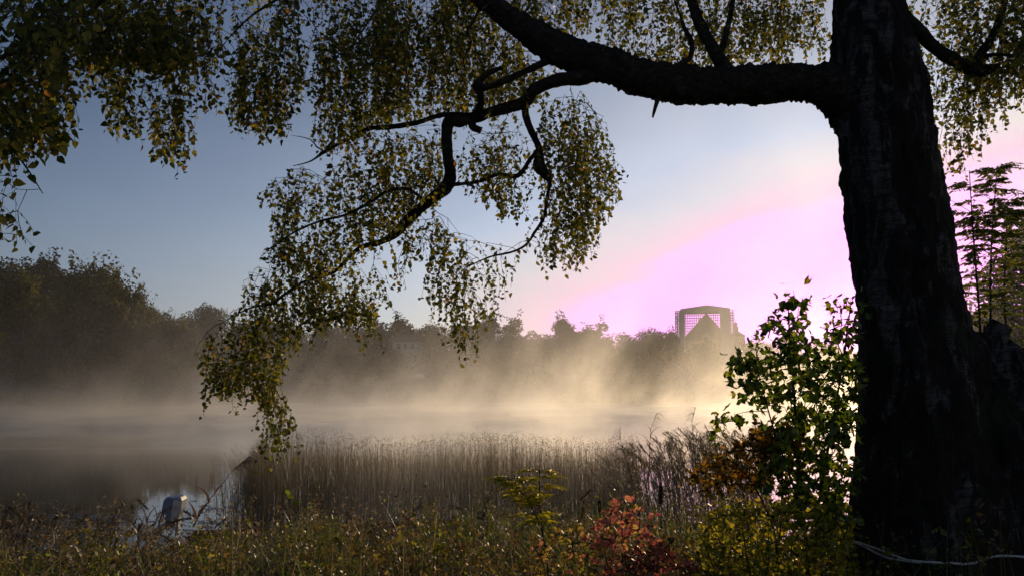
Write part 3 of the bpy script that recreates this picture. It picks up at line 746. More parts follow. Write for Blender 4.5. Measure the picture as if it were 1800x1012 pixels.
def py_mean(p): return sum(q[1] for q in p) / len(p)
def foliage(poly, d0, d1, cover, lr, leaf, seed, droop=1.0, up=0.0, label=None):
    rng = random.Random(seed); xs = [q[0] for q in poly]; ys = [q[1] for q in poly]
    dm = (d0 + d1) / 2; leaf *= .86; lpx = leaf * F / dm
    target = int(cover * (1.95 if py_mean(poly) < 140 else 1.7) * poly_area(poly) / (lpx * lpx * .30))
    strands = []; total = 0; guard = 0
    lx, ly, ld, ls = [], [], [], []
    # clumps: starts gather round a few centres so gaps stay between them
    cent = []
    for _ in range(400):
        if len(cent) >= max(4, int(poly_area(poly) / 2600)): break
        a = (rng.uniform(min(xs), max(xs)), rng.uniform(min(ys), max(ys)))
        if in_poly(poly, *a): cent.append(a)
    while total < target and guard < 60000:
        guard += 1
        if rng.random() < .55:
            c_ = rng.choice(cent); px = rng.gauss(c_[0], 20); py = rng.gauss(c_[1], 22)
        else: px = rng.uniform(min(xs), max(xs)); py = rng.uniform(min(ys), max(ys))
        if not in_poly(poly, px, py): continue
        d_ = rng.uniform(d0, d1); L = rng.uniform(*lr)
        p0 = at(px, py, d_); edge = rng.gauss(0, 13); edge2 = rng.expovariate(1 / 14.0) - 6; a = rng.uniform(0, 6.283); hv = rng.uniform(.3, 1.0) * (1.2 - .5 * droop)
        vx, vy, vz = math.cos(a) * hv, math.sin(a) * hv, rng.uniform(-.3, .35) - .35 * droop
        pts = [p0]; step = .030 * leaf / .042; n = int(L / step); leaves = []
        p_ = Vector(p0)
        for i in range(n):
            vz -= .10 * droop; vx += rng.gauss(0, .05); vy += rng.gauss(0, .05); vx *= .93; vy *= .93
            v = Vector((vx, vy, vz)).normalized() * step; p_ = p_ + v
            X1, Y1 = proj(p_.x, p_.y, p_.z)
            if not in_poly(poly, X1 + edge, Y1 - edge2): break
            pts.append(p_.copy())
            if rng.random() < .86: leaves.append(p_.copy())
        if len(pts) < 3: continue
        strands.append(pts); total += len(leaves); ls += leaves
    # twigs back to the skeleton
    m = MB()
    K = [k[:3] for k in SK]; K = np.array(K)
    starts = sorted(strands, key=lambda s_: float(np.min(np.sum((K - np.array(s_[0])) ** 2, 1))))
    nodes = K
    for s_ in starts:
        a = np.array(s_[0]); dd = np.sum((nodes - a) ** 2, 1); dz = nodes[:, 2] - a[2]
        dd = dd + np.where(dz < -.05, 1.0, 0) * .15
        j = int(np.argmin(dd)); q = nodes[j]; D_ = math.sqrt(float(np.sum((q - a) ** 2)))
        if D_ > 1.2: continue
        k = max(2, int(D_ / .10)); path = []
        for i in range(k + 1):
            tt = i / k; b_ = q + (a - q) * tt; jit = .10 * D_ * math.sin(math.pi * tt)
            path.append((b_[0] + rng.gauss(0, .3) * jit, b_[1] + rng.gauss(0, .3) * jit, b_[2] + rng.gauss(0, .3) * jit + .35 * jit))
        path[0] = tuple(q); path[-1] = tuple(a)
        r0 = .0035 if D_ > .25 else .0022
        m.tube(path, list(np.linspace(r0, .0015, len(path))), 4, cap=False)
        nodes = np.vstack([nodes, np.array(path[1:])])
    for s_ in strands: m.tube(s_[::2] if len(s_) > 4 else s_, .0011, 3, cap=False)
    tw = m.build('hanging_branch', TWIG, birch)
    nrng = np.random.default_rng(seed); P = np.array([tuple(q) for q in ls])
    P += nrng.normal(0, .006, P.shape)
    Mx = rot_frames(nrng, len(P), .95, .8)
    V, I = stamp(T_BIRCH[0], T_BIRCH[1], P, Mx, leaf * nrng.uniform(.5, 1.3, len(P)))
    lf = link('leaves', mesh_np('leaves', V, 4, I), BIRCHLEAF, None)
    lf.parent = tw
    return len(P)

NL = 0
FO = [
 ([(-80, -60), (170, -60), (150, 60), (118, 150), (132, 235), (95, 270), (40, 250), (-80, 300)], 3.7, 4.7, 1.9, (.15, .5), .052),
 ([(-80, 230), (60, 240), (95, 262), (55, 320), (102, 350), (85, 410), (10, 440), (-80, 440)], 3.8, 4.2, .42, (.2, .5), .052),
 ([(120, -60), (400, -60), (400, 60), (390, 110), (300, 130), (220, 110), (135, 120), (130, 60)], 4.5, 6.0, 1.7, (.15, .5), .047),
 ([(140, 90), (390, 80), (388, 200), (350, 195), (335, 262), (305, 283), (270, 262), (245, 232), (185, 235), (185, 180), (140, 160)], 4.8, 5.8, .72, (.25, .7), .046),
 ([(385, -60), (560, -60), (565, 180), (530, 150), (505, 212), (478, 245), (440, 225), (405, 205), (410, 120), (385, 60)], 5.0, 6.4, .85, (.25, .8), .044),
 ([(540, -60), (720, -60), (720, 190), (645, 232), (590, 262), (555, 245), (540, 150)], 5.4, 6.8, .95, (.25, .8), .044),
 ([(640, -60), (850, -60), (965, 90), (1000, 135), (900, 185), (780, 198), (650, 212), (640, 100)], 5.9, 7.2, 1.25, (.2, .7), .044),
 ([(860, -60), (1040, -60), (1038, 30), (1005, 75), (960, 60), (880, 0)], 6.0, 7.0, .8, (.2, .5), .043),
 ([(468, 292), (540, 286), (600, 250), (680, 228), (780, 215), (785, 300), (780, 340), (740, 368), (690, 415), (640, 440), (560, 470), (450, 465), (480, 400), (455, 350)], 5.8, 6.8, 1.0, (.15, .45), .042),
 ([(430, 462), (560, 440), (690, 430), (708, 470), (672, 540), (660, 572), (600, 556), (560, 575), (500, 610), (480, 700), (378, 690), (335, 612), (350, 580), (410, 545)], 6.0, 6.9, 1.05, (.15, .5), .043),
 ([(436, 600), (500, 620), (490, 660), (526, 745), (517, 790), (455, 795), (472, 720), (440, 690), (430, 640)], 6.2, 6.6, .8, (.3, .7), .042),
 ([(700, 385), (790, 370), (803, 440), (772, 462), (748, 430), (700, 520), (686, 440)], 5.9, 6.5, .55, (.15, .4), .042),
 ([(1000, 150), (1045, 170), (1080, 240), (1097, 300), (1090, 340), (1060, 390), (1045, 440), (990, 465), (945, 470), (930, 420), (950, 350), (940, 250), (930, 195)], 5.8, 7.0, 1.15, (.15, .45), .042),
 ([(800, 230), (920, 190), (940, 250), (950, 330), (900, 390), (830, 345), (795, 320)], 5.9, 6.8, .62, (.15, .4), .042),
 ([(880, 395), (965, 440), (900, 480), (872, 545), (845, 575), (840, 625), (785, 605), (780, 560), (745, 525), (740, 435), (800, 395), (850, 430)], 6.0, 6.6, .5, (.3, .7), .041),
 ([(1040, -60), (1460, -60), (1452, 80), (1422, 92), (1405, 50), (1380, 112), (1330, 104), (1240, 112), (1190, 122), (1110, 108), (1060, 88), (1045, 20)], 5.6, 7.0, .85, (.15, .45), .043),
 ([(1600, -60), (1860, -60), (1860, 165), (1765, 145), (1757, 220), (1722, 272), (1692, 322), (1655, 285), (1640, 220), (1622, 150), (1605, 60)], 5.5, 6.9, .85, (.15, .5), .043),
 ([(1740, -60), (1900, -60), (1900, 180), (1800, 185), (1750, 130)], 5.0, 6.5, .9, (.15, .5), .045),
]
for i, (poly, d0, d1, cov, lr, lf) in enumerate(FO):
    NL += foliage(poly, d0, d1, cov, lr, lf, 100 + i)
print('birch leaves', NL)
# bare twig at the upper left of the clump
m = MB(); m.tube([at(572, 268, 6.3), at(556, 258, 6.3), at(552, 252, 6.3), at(545, 245, 6.3), at(530, 241, 6.3), at(511, 238, 6.3)], [.006, .006, .005, .004, .003, .001], 5); m.build('bare_twig', TWIG, birch)

# mooring line round the trunk
ROPE = plain('rope', (.50, .48, .46), .8, .15, 40)
rope = empty('rope', tuple(at(1500, 958, 5.2))); tag(rope, 'pale doubled rope tied round the foot of the birch trunk', 'rope')
for pts in ([(1488, 962), (1492, 953), (1503, 951), (1545, 965), (1590, 982), (1618, 986), (1650, 988), (1690, 990)], [(1489, 962), (1493, 954), (1510, 955), (1550, 976), (1580, 983), (1618, 988)],
            [(1690, 991), (1715, 988), (1740, 979), (1762, 976), (1800, 978), (1850, 986)]):
    P3 = []
    for (px, py) in pts:
        c_ = 1648 if px < 1700 else 1783; hw = 163 if px < 1700 else 172
        k = min(1.0, abs(px - c_) / hw); dd = 5.6 - hw / F * 5.6 * math.sqrt(max(0, 1 - k * k)) * 1.0 - .05
        P3.append(tuple(at(px, py, dd)))
    m = MB(); m.tube([tuple(s_) for s_ in spline(P3, 5)], .0065, 6); m.build('rope_strand', ROPE, rope)

# ------------------------------------------------------------------ blades and stems in bulk
def blades(rng, P0, h_, lean, w_, K=5, droop=0.6, az=None, kink=0.0):
    """curved tapering ribbons; returns V, I. lean = horizontal reach / height"""
    n = len(P0); az = rng.uniform(0, 2 * np.pi, n) if az is None else az
    t_ = np.linspace(0, 1, K)[None, :]
    hx = np.cos(az)[:, None]; hy = np.sin(az)[:, None]
    reach = (lean * h_)[:, None] * t_ ** 1.8
    zz = h_[:, None] * (t_ - droop * np.asarray(lean)[:, None] * t_ ** 3 * .8)
    C = np.stack([P0[:, 0:1] + hx * reach, P0[:, 1:2] + hy * reach, P0[:, 2:3] + zz], 2)
    sa = rng.uniform(0, np.pi, n)[:, None] + kink * t_
    sd_ = np.stack([np.cos(sa), np.sin(sa), np.zeros_like(sa)], 2)
    ww = (np.asarray(w_)[:, None] * (1 - t_ ** 2.2 * .93))[:, :, None] * .5
    A = C - sd_ * ww; B_ = C + sd_ * ww
    V = np.concatenate([A, B_], 1).reshape(-1, 3)
    i0 = np.arange(K - 1); q = np.stack([i0, i0 + 1, i0 + 1 + K, i0 + K], 1)
    I = q[None] + (np.arange(n) * 2 * K)[:, None, None]
    return V, I.reshape(-1, 4), C
class Bulk:
    def __init__(s): s.V = []; s.I = []; s.n = 0
    def add(s, V, I): s.V.append(V); s.I.append(I + s.n); s.n += len(V)
    def build(s, name, mat, parent=None): return link(name, mesh_np(name, np.concatenate(s.V), 4, np.concatenate(s.I)), mat, parent)
gz_v = np.vectorize(ground_z)

STRAW = leaf_mat('dry_straw', [(0, (.10, .075, .042)), (.5, (.20, .155, .09)), (1, (.34, .27, .17))], .40, .45, .4, (1, .95, .8))
RUSHM = leaf_mat('rush_stems', [(0, (.06, .054, .034)), (.5, (.12, .10, .065)), (1, (.23, .19, .13))], .40, .40, .5, (1, .95, .8))
SEDGE = leaf_mat('sedge_green', [(0, (.035, .055, .016)), (.5, (.085, .11, .025)), (.85, (.15, .15, .035)), (1, (.34, .25, .07))], .48, .35, .5, patches=(1.1, [(0, (.02, .03, .010)), (.6, (.05, .055, .018)), (1, (.16, .12, .04))]))
CATG = leaf_mat('cattail_green', [(0, (.018, .034, .010)), (.7, (.055, .085, .018)), (1, (.18, .15, .03))], .45, .4, .4, (1, 1, .5), 1.8)
# --- club-rush stand in the shallows
rng = np.random.default_rng(5)
n = 13000
d_ = 17.6 + 9.5 * rng.uniform(0, 1, n) ** 1.3; px = rng.uniform(445, 1120, n)
px = np.where(rng.uniform(0, 1, n) < .10, 475 - rng.gamma(1.6, 20, n), px)
kk = np.vectorize(lambda a, b_: mnoise.noise((a * .02, b_ * .6, 2.0)))(px, d_)
keep = (kk > -.15) | (rng.uniform(0, 1, n) < .45)
px, d_ = px[keep], d_[keep]; n = len(px)
X = (px - 900) / F * d_; P0 = np.stack([X, d_, np.full(n, -.15)], 1)
top = 768 + 7 * np.sin(px * .02) + np.clip((470 - px) * .9, 0, 60) + rng.gamma(1.7, 20.0, n) - 8 + 16 * np.vectorize(lambda a, b_: mnoise.noise((a * .03, b_ * .8, 21.0)))(px, d_)
h_ = (CAM_Z - (top - HOR) / F * d_) + .15
h_ = np.clip(h_, .5, 1.75)
bk = Bulk()
V, I, C = blades(rng, P0, h_, rng.gamma(1.3, .11, n), rng.uniform(.006, .011, n), 5, .3)
bk.add(V, I)
tip = C[:, -1, :]; k = rng.uniform(0, 1, n) < .5; T = np.repeat(tip[k], 6, 0) + rng.normal(0, .028, (k.sum() * 6, 3))
V, I = stamp(T_OVAL[0], T_OVAL[1], T, rot_frames(rng, len(T), .4), rng.uniform(.014, .03, len(T))); bk.add(V, I)
tag(bk.build('rush_bed', RUSHM), 'stand of thin grey club-rush stems in the shallow water', 'rushes', None, 'stuff')

STRAWS = leaf_mat('plume_straw', [(0, (.05, .038, .028)), (1, (.13, .10, .075))], .35, .5, .3, (1, .9, .75))
# --- common reed: stem, long blades, drooping plume
def reed(bs, bl, rng, base, h_, lean, az, leaves=6, plume=True, w_=.016, pl=.20):
    K = 8; t_ = np.linspace(0, 1, K)
    P = np.stack([base[0] + math.cos(az) * lean * h_ * t_ ** 1.7, base[1] + math.sin(az) * lean * h_ * t_ ** 1.7, base[2] + h_ * (t_ - .25 * lean * t_ ** 2)], 1)
    bs.tube([tuple(p) for p in P], list(np.linspace(.0045, .0016, K)), 4, cap=False)
    n = leaves; tt = rng.uniform(.25, .93, n)
    B0 = np.stack([np.interp(tt, t_, P[:, c_]) for c_ in range(3)], 1)
    V, I, C = blades(rng, B0, rng.uniform(.16, .34, n), rng.uniform(.5, 1.5, n), rng.uniform(.6, 1.2, n) * w_, 6, .8, az + rng.normal(0, 1.3, n)); bl.add(V, I)
    if plume:
        n = 40; tt = rng.uniform(0, 1, n); tp = P[-1]; dz = (P[-1] - P[-2]); dz /= np.linalg.norm(dz)
        B0 = tp[None] + (tt[:, None] - .5) * pl * (dz + np.array([math.cos(az) * .5, math.sin(az) * .5, -.3]))[None]
        V, I, C = blades(rng, B0, rng.uniform(.04, .10, n), rng.uniform(.6, 1.6, n), np.full(n, .007), 4, 1.2, az + rng.normal(0, .8, n)); bl.add(V, I)
rng = np.random.default_rng(8)
bs, bl2 = MB(), Bulk()
for i in range(620):
    px = 1050 + 300 * rng.uniform(0, 1) ** .8; dd = rng.uniform(12.5, 18.5)
    if px < 1110 and rng.uniform() < .35: continue
    row = np.interp(px, [1050, 1100, 1160, 1220, 1290, 1350], [800, 778, 768, 748, 750, 748]) + rng.gamma(1.6, 20)
    b0 = ((px - 900) / F * dd, dd, -.1); tz = CAM_Z - (row - HOR) / F * dd
    reed(bs, bl2, rng, b0, max(.7, tz + .1), rng.uniform(.02, .28), rng.normal(math.pi, .9), 9, rng.uniform() < .6, .015, .18)
V2 = np.array(bs.V); I2 = np.array([f for f in bs.F]); bl2.add(V2, I2)
tag(bl2.build('reed_bed', STRAW), 'hazy bed of tall reeds at the water edge left of the maple sapling', 'reeds', None, 'stuff')
def single_reed(px0, row0, dd, px1, row1, label, seed, lv, w_=.02, pl=.2):
    rng = np.random.default_rng(seed); a = at(px0, row0, dd); b_ = at(px1, row1, dd); h_ = b_.z - a.z; dx = b_.x - a.x
    r = empty('reed', tuple(a)); tag(r, label, 'reed', 'single reeds standing clear')
    m = MB(); K = 10; tt = np.linspace(0, 1, K)
    P = [(a.x + dx * q ** 1.25, dd + .1 * q, a.z + h_ * q) for q in tt]
    m.tube(P, list(np.linspace(.0065, .0028, K)), 6); m.build('stem', STRAWS, r)
    for (q, az, L, ln, wd) in lv:
        j = q * (K - 1); B0 = np.array([[np.interp(j, range(K), [p[c_] for p in P]) for c_ in range(3)]])
        V, I, C = blades(rng, B0, np.array([L]), np.array([ln]), np.array([wd]), 9, .5 if ln < 1.5 else 1.1, np.array([az])); link('leaf', mesh_np('leaf', V, 4, I), REEDLEAF, r)
    bk = Bulk(); n = 130 if dd < 10 else 60; dirv = np.array([dx * .9, 0, h_]); dirv /= np.linalg.norm(dirv); q = rng.uniform(0, 1, n)
    B0 = np.array(P[-1])[None] + q[:, None] * pl * (dirv + np.array([.25, 0, -.25]))[None]
    s_ = 1 if dx >= 0 else -1
    V, I, C = blades(rng, B0, rng.uniform(.03, .07, n) * pl / .2, rng.uniform(1.0, 2.2, n), np.full(n, .008 if dd < 10 else .005), 5, 1.2, (0 if s_ > 0 else math.pi) + rng.normal(0, .5, n)); bk.add(V, I)
    bk.build('plume', STRAWS, r)
REEDLEAF = leaf_mat('reed_leaf', [(0, (.09, .05, .025)), (1, (.17, .10, .04))], .45, .45, .4, (1, .85, .6))
single_reed(340, 925, 8.5, 404, 828, 'leaning reed with a feathery plume and rust coloured leaves beside the outboard motor', 3,
            [(.10, 2.9, .22, .45, .026), (.18, .4, .24, .9, .028), (.62, .3, .16, 1.7, .028), (.92, 2.9, .24, .5, .028), (.45, 3.0, .20, .8, .026)], pl=.19)
for i, (a, b_, c_, e, f, lab) in enumerate([(1112, 850, 12.8, 1092, 775, 'reed with a bent plume, first from the left against the bright water'),
     (1140, 860, 12.5, 1146, 752, 'tallest upright reed plume left of the reed bed'), (1225, 850, 12.3, 1219, 742, 'reed plume sticking highest out of the reed bed')]):
    single_reed(a, b_, c_, e, f, lab, 20 + i, [(.3, 2.9, .3, .6, .016), (.5, .3, .3, .8, .016), (.7, 3.3, .3, .9, .014), (.85, 0, .25, 1.0, .013), (.95, 2.8, .2, 1.2, .012)], pl=.26)

# --- near bank vegetation
ROWX = [-200, 0, 100, 200, 250, 320, 400, 450, 520, 600, 700, 800, 900, 1100, 1200, 1300, 1500, 1800, 2000]
ROWY = [915, 925, 922, 925, 940, 950, 925, 905, 900, 905, 912, 905, 915, 905, 890, 880, 900, 900, 900]
def bank_spots(rng, n, d0, d1, p0=-150, p1=1900):
    d_ = d0 + (d1 - d0) * rng.uniform(0, 1, n); px = rng.uniform(p0, p1, n)
    X = (px - 900) / F * d_; z = gz_v(X, d_); return px, X, d_, z
nz = np.vectorize(lambda a: mnoise.noise((a * .013, 4.0, 1.0)) + .6 * mnoise.noise((a * .045, 9.0, 1.0)))
nz2 = np.vectorize(lambda a, b_: mnoise.noise((a * .012, b_ * .9, 14.0)) + .5 * mnoise.noise((a * .035, b_ * 2.5, 3.0)))
def cap_h(px, d_, z, extra, hmax, rng):
    row = np.interp(px, ROWX, ROWY) + extra + 60 * nz(px) - 4
    return np.clip(CAM_Z - (row - HOR) / F * d_ - z, .08, hmax)
rng = np.random.default_rng(12)
bk = Bulk()
n = 11000
px, X, d_, z = bank_spots(rng, n, 4.0, 11.3)
h_ = cap_h(px, d_, z, rng.gamma(1.1, 52, n) - 46, 1.25, rng)
keep = (rng.uniform(0, 1, n) < np.where(px < 300, .45, .85)) & (z > -.35) & (nz2(px, d_) > rng.uniform(-.5, .15, n)); px, X, d_, z, h_ = [a[keep] for a in (px, X, d_, z, h_)]; n = len(px)
V, I, C = blades(rng, np.stack([X, d_, z - .02], 1), h_, rng.gamma(2.0, .38, n), rng.uniform(.005, .014, n), 7, .8); bk.add(V, I)
tag(bk.build('bank_grass', SEDGE), 'tangle of green and yellowing grass on the near bank', 'grass', None, 'stuff')
bk = Bulk(); n = 4200
px, X, d_, z = bank_spots(rng, n, 4.2, 11.5, -150, 1300)
h_ = cap_h(px, d_, z, rng.gamma(1.0, 52, n) - 58, 1.3, rng); keep = z > -.4; px, X, d_, z, h_ = [a[keep] for a in (px, X, d_, z, h_)]; n = len(px)
V, I, C = blades(rng, np.stack([X, d_, z - .02], 1), h_, rng.gamma(2.0, .3, n), rng.uniform(.003, .007, n), 6, .8); bk.add(V, I)
k = rng.uniform(0, 1, n) < .55; tp = C[k][:, -1, :]; m_ = len(tp)
T = np.repeat(tp, 9, 0) + rng.normal(0, 1, (m_ * 9, 3)) * np.array([.012, .012, .035])
V, I = stamp(T_OVAL[0], T_OVAL[1], T, rot_frames(rng, len(T), .3), rng.uniform(.012, .030, len(T))); bk.add(V, I)
tag(bk.build('dry_grass', STRAW), 'dry straw coloured grass and seed heads on the near bank', 'dry grass', None, 'stuff')
HERB = leaf_mat('bank_herbs', [(0, (.018, .030, .008)), (.5, (.055, .080, .016)), (.85, (.12, .14, .024)), (1, (.30, .28, .04))], .5, .42, .45, (1, 1, .5), 2.0, patches=(1.3, [(0, (.04, .018, .010)), (.5, (.09, .045, .020)), (.85, (.16, .10, .03)), (1, (.30, .20, .06))]))
bk = Bulk()
def herbs(n_st, d0, d1, p0, p1, lsz, hmax, k_leaf, rng, extra=0):
    px, X, d_, z = bank_spots(rng, n_st, d0, d1, p0, p1)
    h_ = cap_h(px, d_, z, rng.gamma(1.4, 36, n_st) - 16 + extra, hmax, rng)
    mnd = nz2(px, d_); h_ = h_ * np.clip(.75 + .8 * mnd, .25, 1.25); ok = (z > -.2) & (mnd > rng.uniform(-.75, .05, n_st)); px, X, d_, z, h_ = [a[ok] for a in (px, X, d_, z, h_)]; n = len(px)
    V, I, C = blades(rng, np.stack([X, d_, z], 1), h_, rng.gamma(2.0, .14, n), np.full(n, .005), 6, .4); bk.add(V, I)
    t_ = rng.uniform(.15, 1.0, (n, k_leaf)) ** .8 * 5; i0 = np.minimum(t_.astype(int), 4); fr = (t_ - i0)[:, :, None]
    ar = np.arange(n)[:, None]; P = C[ar, i0] * (1 - fr) + C[ar, i0 + 1] * fr
    P = P.reshape(-1, 3) + rng.normal(0, .035, (n * k_leaf, 3))
    V, I = stamp(T_OVAL[0] * np.array([1.3, 1, 1]), T_OVAL[1], P, rot_frames(rng, len(P), .15, .6), lsz * rng.uniform(.5, 1.3, len(P))); bk.add(V, I)
herbs(3000, 6.0, 11.0, 250, 1300, .028, .95, 20, rng)
herbs(900, 5.0, 8.0, -100, 300, .026, .9, 18, rng, 20)
herbs(1900, 4.2, 6.5, 100, 1500, .025, .9, 24, rng, 35)
herbs(420, 5.0, 9.0, 100, 1200, .050, 1.0, 12, rng, -10)
herbs(900, 5.5, 14.0, 1550, 3000, .045, .8, 18, rng, -20)
herbs(700, 14.0, 40.0, 1650, 2400, .11, 1.6, 20, rng, -40)
herbs(900, 4.4, 7.5, 1180, 1520, .032, 1.0, 24, rng, 0)
tag(bk.build('bank_herbs', HERB), 'dark leafy herbs massed along the near bank', 'herbs', None, 'stuff')
# brown reeds with small drooping plumes at the left of the bank
bs, bl3 = MB(), Bulk(); rng = np.random.default_rng(18)
for i in range(130):
    px = rng.uniform(-90, 1050) if i % 2 else rng.uniform(-60, 300); dd = rng.uniform(6.5, 9.5); row = (885 if px < 450 else 868) + rng.gamma(1.6, 26)
    X_r = (px - 900) / F * dd; z0 = ground_z(X_r, dd); tz = CAM_Z - (row - HOR) / F * dd
    if tz - z0 < .3: continue
    reed(bs, bl3, rng, (X_r, dd, z0), tz - z0 + .05, rng.uniform(.1, .5), rng.uniform(0, 6.28), 5, rng.uniform() < .7, .016, .13)
bl3.add(np.array(bs.V), np.array(bs.F))
tag(bl3.build('foreground_reeds', STRAWS), 'brown reeds with small drooping plumes poking out of the left bank grass', 'reeds', None, 'stuff')
# broad upright blades of cattail and flag in the middle
bk = Bulk(); n = 1150; rng = np.random.default_rng(31)
d_ = rng.uniform(7.5, 11.5, n); px = np.where(rng.uniform(0, 1, n) < .7, rng.uniform(770, 1210, n), rng.uniform(450, 1330, n)); X = (px - 900) / F * d_; z = gz_v(X, d_)
row = np.interp(px, [450, 600, 780, 850, 900, 980, 1080, 1160, 1330], [900, 880, 880, 845, 855, 850, 850, 845, 850]) + rng.gamma(1.5, 22, n)
h_ = np.clip(CAM_Z - (row - HOR) / F * d_ - z, .3, 1.7)
V, I, C = blades(rng, np.stack([X, d_, z - .05], 1), h_, np.abs(rng.normal(0, .22, n)), rng.uniform(.014, .024, n), 7, .5); bk.add(V, I)
tag(bk.build('cattail_leaves', CATG), 'upright green cattail blades between the bank and the rush stand', 'cattail leaves', None, 'stuff')
# long arching reed leaves of the left foreground
bk = Bulk(); n = 900
d_ = rng.uniform(6.0, 9.5, n); px = rng.uniform(-80, 760, n); X = (px - 900) / F * d_; z = gz_v(X, d_)
row = 890 + rng.gamma(1.6, 30, n); h_ = np.clip(CAM_Z - (row - HOR) / F * d_ - z, .2, 1.1)
V, I, C = blades(rng, np.stack([X, d_, z + h_ * .3], 1), h_ * .7, rng.uniform(.3, 1.5, n), rng.uniform(.012, .026, n), 8, .8); bk.add(V, I)
tag(bk.build('reed_leaves', SEDGE), 'broad arching reed leaves along the left of the near bank', 'reed leaves', None, 'stuff')

# --- cattails with brown heads
HEAD = plain('cattail_head', (.035, .018, .010), .9, .2, 60)
for (px0, px1, row, dd, lab) in [(1163, 1161, 842, 8.2, 'tallest cattail with a dark brown head, rising left of the maple sapling'), (1053, 1054, 868, 8.6, 'slim cattail left of the pink shrub top'),
                                 (1026, 1025, 880, 8.8, 'shortest cattail, standing between the yellow plant and the pink shrub'), (1276, 1300, 866, 7.6, 'cattail leaning right under the orange maple leaves')]:
    a = at(px0, 1000, dd); b_ = at(px1, row, dd); r = empty('cattail', (a.x, dd, ground_z(a.x, dd))); tag(r, lab, 'cattail', 'cattails in the near marsh')
    g0 = Vector((a.x, dd, ground_z(a.x, dd))); m = MB(); m.tube([g0, (g0 + b_) / 2 + Vector((.01, 0, 0)), b_], [.006, .005, .003], 6); m.build('stem', SEDGE, r)
    u_ = (b_ - g0).normalized(); m = MB(); q = b_ - u_ * .05; p_ = q - u_ * (.17 if row < 850 else .12)
    m.tube([p_, p_ + u_ * .012, q - u_ * .012, q], [.005, .017, .017, .005], 10); m.tube([q, b_ + u_ * .04], [.003, .001], 5); m.build('seed_head', HEAD, r)
    rg = np.random.default_rng(int(px0))
    for k in range(4):
        hh = (b_.z - g0.z) * rg.uniform(.8, 1.12); V, I, C = blades(rg, np.array([[g0.x + rg.normal(0, .02), dd + rg.normal(0, .02), g0.z]]), np.array([hh]), np.array([rg.uniform(.04, .2)]), np.array([.014]), 8, .3)
        link('leaf', mesh_np('leaf', V, 4, I), SEDGE, r)

# --- floating leaves on the shallow water
rng = np.random.default_rng(44); n = 5200
d_ = rng.uniform(11.5, 20.5, n); px = rng.uniform(-60, 470, n)
kk = np.vectorize(lambda a, b_: mnoise.noise((a * .013, b_ * .55, 5.0)) + .5 * mnoise.noise((a * .05, b_ * 1.6, 8.0)))(px, d_)
keep = (kk > -.02 + np.clip((d_ - 17.5) * .16, 0, 1)); px, d_ = px[keep], d_[keep]; n = len(px)
a = np.arange(8) / 8 * 2 * np.pi; rad = np.where(np.arange(8) == 0, .25, 1.0)
tv = np.stack([np.cos(a) * rad, np.sin(a) * rad, np.zeros(8)], 1)
X = (px - 900) / F * d_; P = np.stack([X, d_, np.full(n, .006)], 1)
th = rng.uniform(0, 6.28, n); Mx = np.zeros((n, 3, 3)); Mx[:, 0, 0] = np.cos(th); Mx[:, 1, 0] = np.sin(th); Mx[:, 0, 1] = -np.sin(th); Mx[:, 1, 1] = np.cos(th); Mx[:, 2, 2] = 1
Mx[:, 2, 0] = rng.normal(0, .06, n)
V, I = stamp(tv, np.array([[0, 1, 2, 3], [0, 3, 4, 5], [0, 5, 6, 7]]), P, Mx, rng.uniform(.02, .055, n))
PAD = leaf_mat('floating_leaf', [(0, (.02, .03, .015)), (1, (.05, .055, .025))], .05, .3, .5)
tag(link('floating_leaves', mesh_np('floating_leaves', V, 4, I), PAD), 'small dark floating leaves scattered over the shallow water', 'water plants', None, 'stuff')

